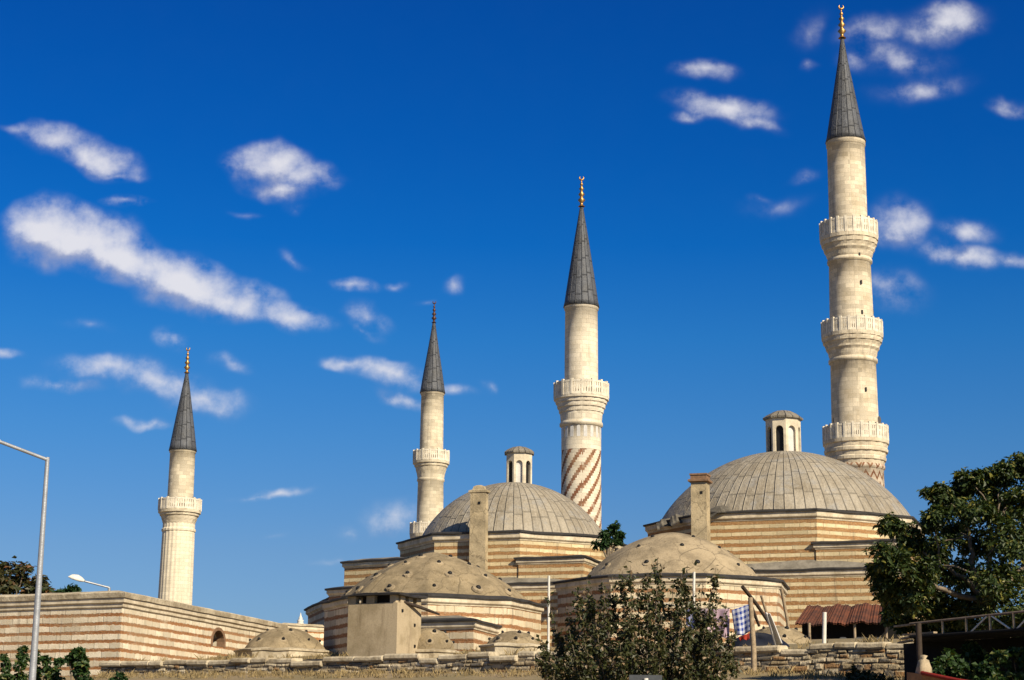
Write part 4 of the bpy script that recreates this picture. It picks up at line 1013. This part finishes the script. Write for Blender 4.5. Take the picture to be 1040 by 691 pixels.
# counter with red edge
cz0 = P(935, 683, 46).z
cn = thing('wooden_counter', 'low wooden counter with red rim under the canopy', 'counter', (P(950, 688, 46).x, 46, 2))
ctr = [P(921, 681.5, 46.5), P(936, 683.5, 45.5), P(972, 691, 44.6), P(1010, 697, 44)]
t = MB(); t.tube([p_ for p_ in ctr[1:]], .05, 6); t.build('rim', plain('red_paint', (.20, .018, .012), .6, .3, 3), cn)
t = MB(); t.grid([[p_+Vector((0, .02, -2.2)) for p_ in ctr], [p_+Vector((0, .02, -.03)) for p_ in ctr], [p_+Vector((.2, .8, -.03)) for p_ in ctr]], False); t.build('front', plain('orange_wood', (.36, .16, .05), .7, .4, 3), cn)
t = MB(); c0 = P(938.5, 683, 46.2)
lathe(t, (c0.x, c0.y), [(.12, c0.z-.3), (.20, c0.z-.05), (.19, c0.z+.12), (.12, c0.z+.3), (.06, c0.z+.34), (.10, c0.z+.42), (.02, c0.z+.44)], 20, rmod=lambda a, i, z: 1+.13*math.sin(3*a+i*1.7)+.1*math.sin(5*a-i))
tag(t.build('cloth_sack', plain('sack_cloth', (.36, .29, .19), .9, .3, 4)), 'pale tied sack standing on the counter by the canopy post', 'sack')

# --- street lamps
lamp = thing('street_lamp', 'tall grey steel street lamp in front of the striped building', 'street lamp', (P(32, 691, 45).x, 45, ground_z(-12, 45)))
lt = P(48.3, 465.5, 45); hd = P(-1, 448.5, 44.2)
t = MB(); t.tube([(lt.x, 45, ground_z(-12, 45)-.2), (lt.x, 45, 4.2), lt+Vector((0, 0, .02))], [.10, .085, .055], 12); t.build('pole', M['steel'], lamp)
t = MB(); t.tube([lt+Vector((.02, 0, -.05)), hd], .045, 10); t.build('arm', M['steel'], lamp)
t = MB(); e = (hd-lt).normalized(); t.tube([hd, hd+e*.1, hd+e*.5, hd+e*.62], [.06, .11, .12, .05], 12); t.build('luminaire', M['white'], lamp)
l2 = thing('street_lamp', 'street lamp with white head showing over the striped building', 'street lamp', (P(111, 610, 112).x, 112, 6))
a, b_ = P(111, 597, 112), P(86, 590.5, 111.3)
t = MB(); t.tube([(a.x, 112, 6), a], .09, 8); t.build('pole', M['steel'], l2)
t = MB(); t.tube([a, b_], .06, 6); t.build('arm', M['steel'], l2)
t = MB(); d = (b_-a).normalized(); rings = []
for k, (w_, h_) in zip((0, .15, .4, .75, 1), ((.08, .08), (.22, .2), (.3, .3), (.26, .24), (.05, .05))):
    c = b_+d*k*1.05; rings.append([c+Vector((0, w_*math.cos(q), h_*max(-.35, math.sin(q)))) for q in np.linspace(0, 2*math.pi, 12, endpoint=False)])
t.grid(rings, True, None, None, True); t.build('luminaire', M['white'], l2)
# sign seen from behind, foot of the shrub
sg = thing('road_sign', 'dark grey sign board on white post at the foot of the shrub', 'sign', (P(655, 691, 30).x, 30, 0))
p = P(656, 689, 30); t = MB(); t.box((p.x, 30.06, p.z-.32), .55, .03, .75); t.build('board', plain('grey_board', (.06, .065, .07), .5, .2, 3), sg)
t = MB(); t.tube([(p.x, 30, ground_z(p.x, 30)-.1), (p.x, 30, p.z)], .04, 10); t.build('post', M['white'], sg)

# --- distant dome with white finial
dd = thing('distant_dome', 'far small dome with white pointed finial beyond the link wall', 'dome', (P(305, 640, 160).x, 160, 6))
c = P(305, 636, 160); r_ = 30/scale_at(c)
t = MB(); lathe(t, (c.x, c.y), [(r_*1.02, 6), (r_*1.02, c.z-1.5)]+dome_prof(r_, P(305, 633.5, 160).z-c.z+1.5, c.z-1.5), 40, vs='l', ucount=24); t.build('dome', M['dome'], dd)
ft = P(305, 622.5, 160); fb = P(305, 633.8, 160); H = ft.z-fb.z
t = MB(); lathe(t, (fb.x, fb.y), [(.35, fb.z-.1), (.25, fb.z+H*.2), (.32, fb.z+H*.3), (.15, fb.z+H*.42), (.2, fb.z+H*.52), (.1, fb.z+H*.65), (.02, ft.z)], 12); t.build('finial', M['white'], dd)

# ------------------------------------------------------------------ trees and plants
def leaf_mesh(name, pos, nor, size, mat, parent=None, jit=.45, aspect=.55, seed=0, taglab=None):
    rg = np.random.default_rng(seed); n = len(pos); pos = np.asarray(pos); nor = np.asarray(nor)
    nor = nor/np.maximum(1e-6, np.linalg.norm(nor, axis=1))[:, None]
    nor = nor+rg.normal(0, jit, (n, 3)); nor /= np.linalg.norm(nor, axis=1)[:, None]
    t = rg.normal(0, 1, (n, 3)); t[:, 2] -= .5; t -= nor*(t*nor).sum(1)[:, None]; t /= np.linalg.norm(t, axis=1)[:, None]
    s_ = np.cross(nor, t); L = size*rg.uniform(.6, 1.35, n)[:, None]
    b0 = pos; tip = pos+t*L-nor*L*.12; m1 = pos+t*L*.45+s_*L*aspect*.5+nor*L*.08; m2 = pos+t*L*.45-s_*L*aspect*.5+nor*L*.08
    V = np.stack([b0, m1, tip, m2], 1).reshape(-1, 3); idx = np.arange(n)[:, None]*4
    Fc = np.concatenate([np.concatenate([idx, idx+1, idx+2], 1), np.concatenate([idx, idx+2, idx+3], 1)])
    me = bpy.data.meshes.new(name); me.from_pydata(V.tolist(), [], Fc.tolist()); me.materials.append(mat)
    o = bpy.data.objects.new(name, me); col.objects.link(o)
    if parent: o.parent = parent; o.matrix_parent_inverse = Matrix.Translation(-parent.location)
    return o
def clumps(blobs, per, rg, tight=.42, nsub=None):
    """leaf positions gathered in twig clumps through each blob's volume"""
    pos, nor = [], []
    for (c, r_) in blobs:
        c = np.array(c); r3 = np.array([r_, r_, r_*.9]); nc = nsub or max(5, int(14*r_*r_))
        d = rg.normal(0, 1, (nc, 3)); d /= np.linalg.norm(d, axis=1)[:, None]
        cc = c+d*r3*(rg.uniform(.25, 1.0, (nc, 1))**.6)
        for q, dd_ in zip(cc, d):
            k = int(per*rg.uniform(.5, 1.5)); o_ = rg.normal(0, 1, (k, 3))*np.array([tight, tight, tight*.6])*min(1, r_)
            pos.append(q+o_); nor.append(o_*.6+dd_*.5+np.array([0, 0, .7]))
    return np.concatenate(pos), np.concatenate(nor)
def limb(mb, a, b_, r0, r1, rg, sag=.25, n=7):
    a, b_ = Vector(a), Vector(b_); pts = []; L = (b_-a).length
    o1 = Vector((rg.uniform(-1, 1), rg.uniform(-1, 1), rg.uniform(0, 1)))*sag*L*.4
    for i in range(n):
        k = i/(n-1); pts.append(a.lerp(b_, k)+o1*math.sin(k*math.pi)+Vector((rg.uniform(-1, 1), rg.uniform(-1, 1), rg.uniform(-1, 1)))*.03*L*(0 < i < n-1))
    mb.tube(pts, [r0+(r1-r0)*i/(n-1) for i in range(n)], 7); return pts
# walnut tree at the right
rg = random.Random(21); YT = 55.0
blobs_px = [(905,534,9,-1),(899,566,14,-1),(893,580,9,-.5),(899,598,13,-.5),(912,612,12,0),(922,548,14,0),(926,575,20,-1.2),(930,602,18,-.6),(945,560,16,.6),
 (953,503,11,0),(962,514,14,.5),(948,528,12,-.5),(975,497,12,.3),(984,486,10,0),(1003,491,14,.2),(1022,480,12,0),(1036,474,12,.3),(1050,482,18,0),(1062,500,24,0),
 (990,520,18,-1),(1015,515,20,.8),(1042,512,20,-.8),(968,545,15,1.2),(995,552,18,1.4),(1025,548,22,-1),(1050,545,24,0),(1075,560,30,.5),
 (958,590,20,.2),(985,585,20,1.0),(1010,590,22,-1),(1040,585,24,.6),(965,618,18,.6),(995,618,20,0),(1030,618,22,-.4),(1060,610,26,.6),(1085,600,30,0),(940,622,12,.4),(1010,640,14,2),(975,640,14,2),(920,633,9,1.5),(940,642,11,1.6),(958,640,10,2),(1035,640,16,2),(905,626,7,.8)]
blobs = []
for (px, py, r_, dy) in blobs_px:
    p = P(px, py, YT+dy*1.5); blobs.append(((p.x, p.y, p.z), r_/scale_at(p)*1.02))
tb = P(1002, 600, YT); gz_ = ground_z(tb.x, YT)
tree = thing('walnut_tree', 'large leafy green tree at the right edge over the canopy', 'tree', (tb.x, YT, gz_))
pos, nor = clumps([(c, r_*1.08) for c, r_ in blobs], 84, np.random.default_rng(3), .26, 15)
leaf_mesh('crown', pos, nor, .175, M['leaf_fig'], tree, .5, .5, 1)
t = MB(); fork = Vector((tb.x, YT, 6.0)); limb(t, (tb.x+.1, YT, gz_-.2), fork, .26, .18, rg, .1)
hubs = [P(955, 575, YT-.3), P(985, 545, YT+.4), P(1015, 530, YT), P(1045, 560, YT+.3), P(1000, 600, YT+1), P(930, 585, YT-1)]
for h_ in hubs: limb(t, fork, h_, .10, .05, rg)
for (c, r_) in blobs:
    h_ = min(hubs, key=lambda q: (q-Vector(c)).length); limb(t, h_, c, .038, .012, rg)
t.build('trunk', M['bark'], tree)
# a second tree out of frame to the right front, whose shade falls on the canopy
def plain_tree(name, x, y, h, cr, label, leaf, size, per, seed, trunk_h=.35, group=None, flat=1.0, nb=9):
    rg_ = random.Random(seed); g_ = ground_z(x, y); root = thing(name, label, 'tree', (x, y, g_), group); bl = []
    t = MB(); fk = Vector((x, y, g_+h*trunk_h)); limb(t, (x, y, g_-.2), fk, .03*h, .02*h, rg_, .05)
    for i in range(nb):
        a_ = 2*math.pi*i/nb*1.618*2; k = (i+.5)/nb; rr_ = cr*(.65 if k < .8 else .3)*rg_.uniform(.5, 1.1)
        c = Vector((x+rr_*math.cos(a_), y+rr_*math.sin(a_), g_+h*(trunk_h+.12+(1-trunk_h-.22)*k))); bl.append((tuple(c), cr*rg_.uniform(.36, .52)))
        limb(t, fk, c, .014*h, .004*h, rg_)
    t.build('trunk', M['bark'], root)
    p_, n_ = clumps(bl, per, np.random.default_rng(seed), .30); leaf_mesh('crown', p_, n_, size, leaf, root, .5, .5, seed); return root
plain_tree('roadside_tree', 22.5, 38, 10.5, 4.8, 'tall leafy roadside tree right of the canopy', M['leaf_fig'], .30, 40, 5)
# tree behind the striped building
pT = P(20, 590, 112); g0 = 6.2
def tree_px(name, blobs_px, Y, base_px, label, leaf, size, per, seed, tight=.3, bark='bark', gz=None, cat='tree'):
    rg_ = random.Random(seed); pb_ = P(base_px, 600, Y); g_ = ground_z(pb_.x, Y) if gz is None else gz
    root = thing(name, label, cat, (pb_.x, Y, g_)); bl = []; t = MB()
    for (px, py, r_, dy) in blobs_px:
        p = P(px, py, Y+dy); bl.append(((p.x, p.y, p.z), r_/scale_at(p)))
    zmin = min(b[0][2] for b in bl); fk = Vector((pb_.x, Y, g_+(zmin-g_)*.75)); H = max(b[0][2] for b in bl)-g_
    limb(t, (pb_.x, Y, g_-.1), fk, .03*H, .022*H, rg_, .08)
    for b in bl: limb(t, fk, b[0], .014*H, .005*H, rg_)
    t.build('trunk', M[bark], root)
    p_, n_ = clumps(bl, per, np.random.default_rng(seed), tight); leaf_mesh('crown', p_, n_, size, leaf, root, .5, .55, seed); return root
tree_px('autumn_tree', [(4,582,13,0),(18,588,13,.5),(-8,590,16,0),(24,580,9,0),(36,590,9,0),(42,597,9,.4),(28,600,12,.5),(8,602,14,0),(50,601,5,0),(-14,575,14,0),(-30,590,20,0)], 112, 14, 'brownish green tree rising over the left striped wall', M['leaf_tan'], .36, 30, 31, .3)
tree_px('dark_bush', [(74,597,5,0),(78,601,6,.3),(70,602,6,.2),(60,602,4,0),(66,604,6,.2)], 110, 74, 'small dark treetop behind the lamp head over the striped wall', M['leaf_dark'], .3, 30, 32, .25, cat='tree')
tree_px('fig_bush', [(613,545,6,0),(621,540,6.5,0),(629,543,5,.5),(618,552,6.5,0),(627,551,4,.3),(609,552,5,0),(623,534,4,0)], 110.5, 619, 'dark green fig bush growing on the roof between the two halls', M['leaf_dark'], .30, 34, 33, .22, gz=8.0, cat='bush')

# foreground shrub: upright shoots set with small leaves
YS = 36.0; rg = random.Random(44); nrg = np.random.default_rng(44)
sb = P(650, 700, YS); gs = ground_z(sb.x, YS)
shrub = thing('orchard_shrub', 'bushy many stemmed shrub with upright shoots in front centre', 'shrub', (sb.x, YS, gs))
tips = [(557,606,.5),(550,650,-.3),(548,668,.2),(563,640,.8),(575,616,0),(585,596,.6),(596,588,-.5),(600,600,.9),(612,590,-.8),(622,586,.4),(632,580,0),(640,574,-.4),(648,592,.7),(658,582,.2),(668,567,-.6),(672,578,.3),(684,590,.8),(692,583,-.2),(698,574,.3),(705,600,-.7),(714,592,.6),(722,600,0),(727,577,.4),(730,606,-.4),(738,612,.4),(746,640,0),(742,660,.5),(748,672,-.4),
        (590,620,1.2),(610,612,1.3),(634,606,1.2),(660,608,1.2),(690,612,1.3),(715,622,1.0),(578,640,-1),(605,632,-1.2),(640,625,-1.3),(672,628,-1.2),(700,636,-1),(728,640,-1),(566,668,-.8),(596,660,-1.4),(630,655,-1.5),(664,655,-1.5),(700,662,-1.2),(733,668,-1)]
st = MB(); pos = []; nor = []
for (px, py, dy) in tips:
    tip = P(px, py, YS+dy); b0 = Vector((sb.x+(tip.x-sb.x)*.25+rg.uniform(-.2, .2), YS+dy*.3, gs))
    k1 = Vector((sb.x+(tip.x-sb.x)*.8, YS+dy*.8, gs+(tip.z-gs)*.45)); pts = []
    for i in range(9):
        q = i/8; pts.append(b0*(1-q)**2+k1*2*q*(1-q)+tip*q*q)
    st.tube(pts, [.022*(1-.75*i/8) for i in range(9)], 5)
    L = (tip-b0).length
    for side in range(16):     # side twigs
        q = rg.uniform(.36, .95); i = q*8; i0 = int(i); c = pts[i0].lerp(pts[min(8, i0+1)], i-i0)
        sl = (.60*(1-q)**1.3+.05)*rg.uniform(.6, 1.4); d_ = Vector((rg.uniform(-1, 1), rg.uniform(-1, 1), rg.uniform(.1, 1.1))).normalized()*sl
        st.tube([c, c+d_*.5+Vector((0, 0, .02)), c+d_], [.008, .006, .003], 4, caps=False)
        for _ in range(int(20+34*sl)):
            u_ = rg.uniform(.1, 1.08); pp = c+d_*u_+Vector((rg.gauss(0, .045), rg.gauss(0, .045), rg.gauss(0, .045))); pos.append(pp); nor.append(Vector((rg.gauss(0, .6), rg.gauss(-.1, .6), .6)))
    for _ in range(75):
        q = rg.uniform(.45, 1.0); i = q*8; i0 = min(7, int(i)); c = pts[i0].lerp(pts[i0+1], i-i0)
        pos.append(c+Vector((rg.gauss(0, .04), rg.gauss(0, .04), rg.gauss(0, .04)))); nor.append(Vector((rg.gauss(0, .7), rg.gauss(0, .7), .5)))
st.build('stem', M['bark'], shrub)
leaf_mesh('foliage', [tuple(p) for p in pos], [tuple(p) for p in nor], .098, M['leaf_shrub'], shrub, .5, .6, 9)
# climbing plants and a potted vine at lower left
def plant_px(name, blobs, Y, label, leaf, size, per, seed, cat='plant', group=None):
    pb_ = P(sum(b[0] for b in blobs)/len(blobs), 690, Y); g_ = ground_z(pb_.x, Y); root = thing(name, label, cat, (pb_.x, Y, g_), group)
    bl = []; t = MB(); rg_ = random.Random(seed)
    for (px, py, r_) in blobs: p = P(px, py, Y+rg_.uniform(-.2, .2)); bl.append(((p.x, p.y, p.z), r_/scale_at(p))); limb(t, (pb_.x, Y, g_-.1), p, .03, .012, rg_, .1)
    t.build('stem', M['bark'], root)
    p_, n_ = clumps(bl, per, np.random.default_rng(seed), .16, 12); leaf_mesh('foliage', p_, n_, size, leaf, root, .6, .7, seed); return root
YV = 66
plant_px('climbing_vine', [(5,668,4),(6,677,5),(4,687,6),(8,695,6)], YV, 'dark vine column at the far left edge', M['leaf_vine'], .15, 13, 51, group='vine columns')
plant_px('climbing_vine', [(24,660,3.5),(23,668,5),(20,677,6),(17,687,7),(25,690,6)], YV, 'tallest dark vine column, just left of the lamp pole', M['leaf_vine'], .15, 13, 52, group='vine columns')
plant_px('climbing_vine', [(36,663,3),(36,672,4),(37,682,5),(36,691,6)], YV+.6, 'narrow vine column just right of the lamp pole', M['leaf_vine'], .15, 13, 53, group='vine columns')
plant_px('climbing_vine', [(47,671,4),(48,680,5),(50,689,7),(57,683,6),(60,672,4),(56,692,7)], YV, 'broad leafy vine between lamp pole and potted plant', M['leaf_vine'], .16, 13, 54, group='vine columns')
plant_px('young_fig_tree', [(80,664,5),(83,672,6),(76,671,5),(79,680,6),(72,668,3),(85,679,4)], YV-1, 'young yellowish leafed tree before the striped wall', M['leaf_vine'], .2, 13, 55, cat='tree')
plant_px('low_shrub', [(121,688,6),(115,692,5),(127,691,5)], YV+6, 'low round shrub at the foot of the terrace wall end', M['leaf_dark'], .14, 13, 56, cat='shrub')
plant_px('low_shrub', [(84,690,4),(92,693,5)], YV-2, 'low shrub under the young tree near the striped wall', M['leaf_dark'], .14, 12, 57, cat='shrub')
# greenery under the canopy
for i, bl in enumerate(([(1000,680,9),(1013,669,10),(1008,690,11),(992,688,8)], [(1030,668,11),(1042,680,13),(1028,688,11),(1040,664,9)], [(962,668,9),(972,678,10),(955,680,8),(966,690,10)], [(985,662,9),(994,668,8),(982,680,9)])):
    plant_px('garden_shrub', bl, (46.6, 47.0, 47.8, 48.6)[i], ('bright leafy garden shrub at the canopy front, nearest the red rim', 'tallest garden shrub at the right edge under the canopy', 'shaded garden shrub under the canopy just right of the tied sack', 'shaded garden shrub deep under the canopy against the black backing added as shade')[i], M['leaf_vine'], .16, 22, 60+i, cat='shrub')
# weeds at the foot and top of the terrace wall
for i, (px, py, Y, r_) in enumerate(((868, 682, 60.5, 7), (880, 686, 60, 6), (893, 689, 59, 8))):
    plant_px('weed_clump', [(px, py, r_), (px+6, py+4, r_*.8), (px-5, py+5, r_*.7)], Y, ('dusty weed clump leftmost at the foot of the terrace wall by the shed', 'dusty weed clump in the middle at the wall foot by the shed', 'dark weed clump at wall foot nearest the canopy post')[i], M['leaf_shrub'], .12, 14, 70+i)
# dry grass
def dry_grass():
    rg_ = np.random.default_rng(8); V = []; Fc = []
    def tuft(x, y, z, n, h):
        for _ in range(n):
            a_ = rg_.uniform(0, 6.28); l_ = rg_.normal(0, .35, 2)*h; b_ = np.array([x+rg_.normal(0, .09), y+rg_.normal(0, .09), z]); hh = h*rg_.uniform(.5, 1.2); w_ = .016
            e_ = np.array([math.cos(a_), math.sin(a_), 0])*w_; i = len(V)
            V.extend([b_-e_, b_+e_, b_+np.array([l_[0]*.4, l_[1]*.4, hh*.6])+e_*.6, b_+np.array([l_[0], l_[1], hh])]); Fc.append((i, i+1, i+2, i+3))
    for _ in range(1100):
        u_ = rg_.uniform(0, LW-2); d_ = rg_.uniform(.3, 7) if rg_.random() < .75 else rg_.uniform(.2, .5)
        p_ = WA+eW*u_-nW*d_; dens_ = .5+.5*math.sin(u_*.9+d_)+.3*math.sin(u_*2.3)
        if rg_.random() > dens_: continue
        if u_ > 14 and rg_.random() < .6: continue
        tuft(p_.x, p_.y, ground_z(p_.x, p_.y)-.02, 12, rg_.uniform(.12, .42))
    for _ in range(750):
        u_ = rg_.uniform(0, LW); p_ = WA+eW*u_+nW*(.42+2.4*rg_.random()**1.6); tuft(p_.x, p_.y, ground_z(p_.x, p_.y)-.02, 9, rg_.uniform(.06, .30))
    me = bpy.data.meshes.new('dry_grass'); me.from_pydata([tuple(v) for v in V], [], Fc); me.materials.append(M['straw'])
    o = bpy.data.objects.new('dry_grass', me); col.objects.link(o); o['kind'] = 'stuff'; o['label'] = 'dry straw grass on and below the terrace'
dry_grass()
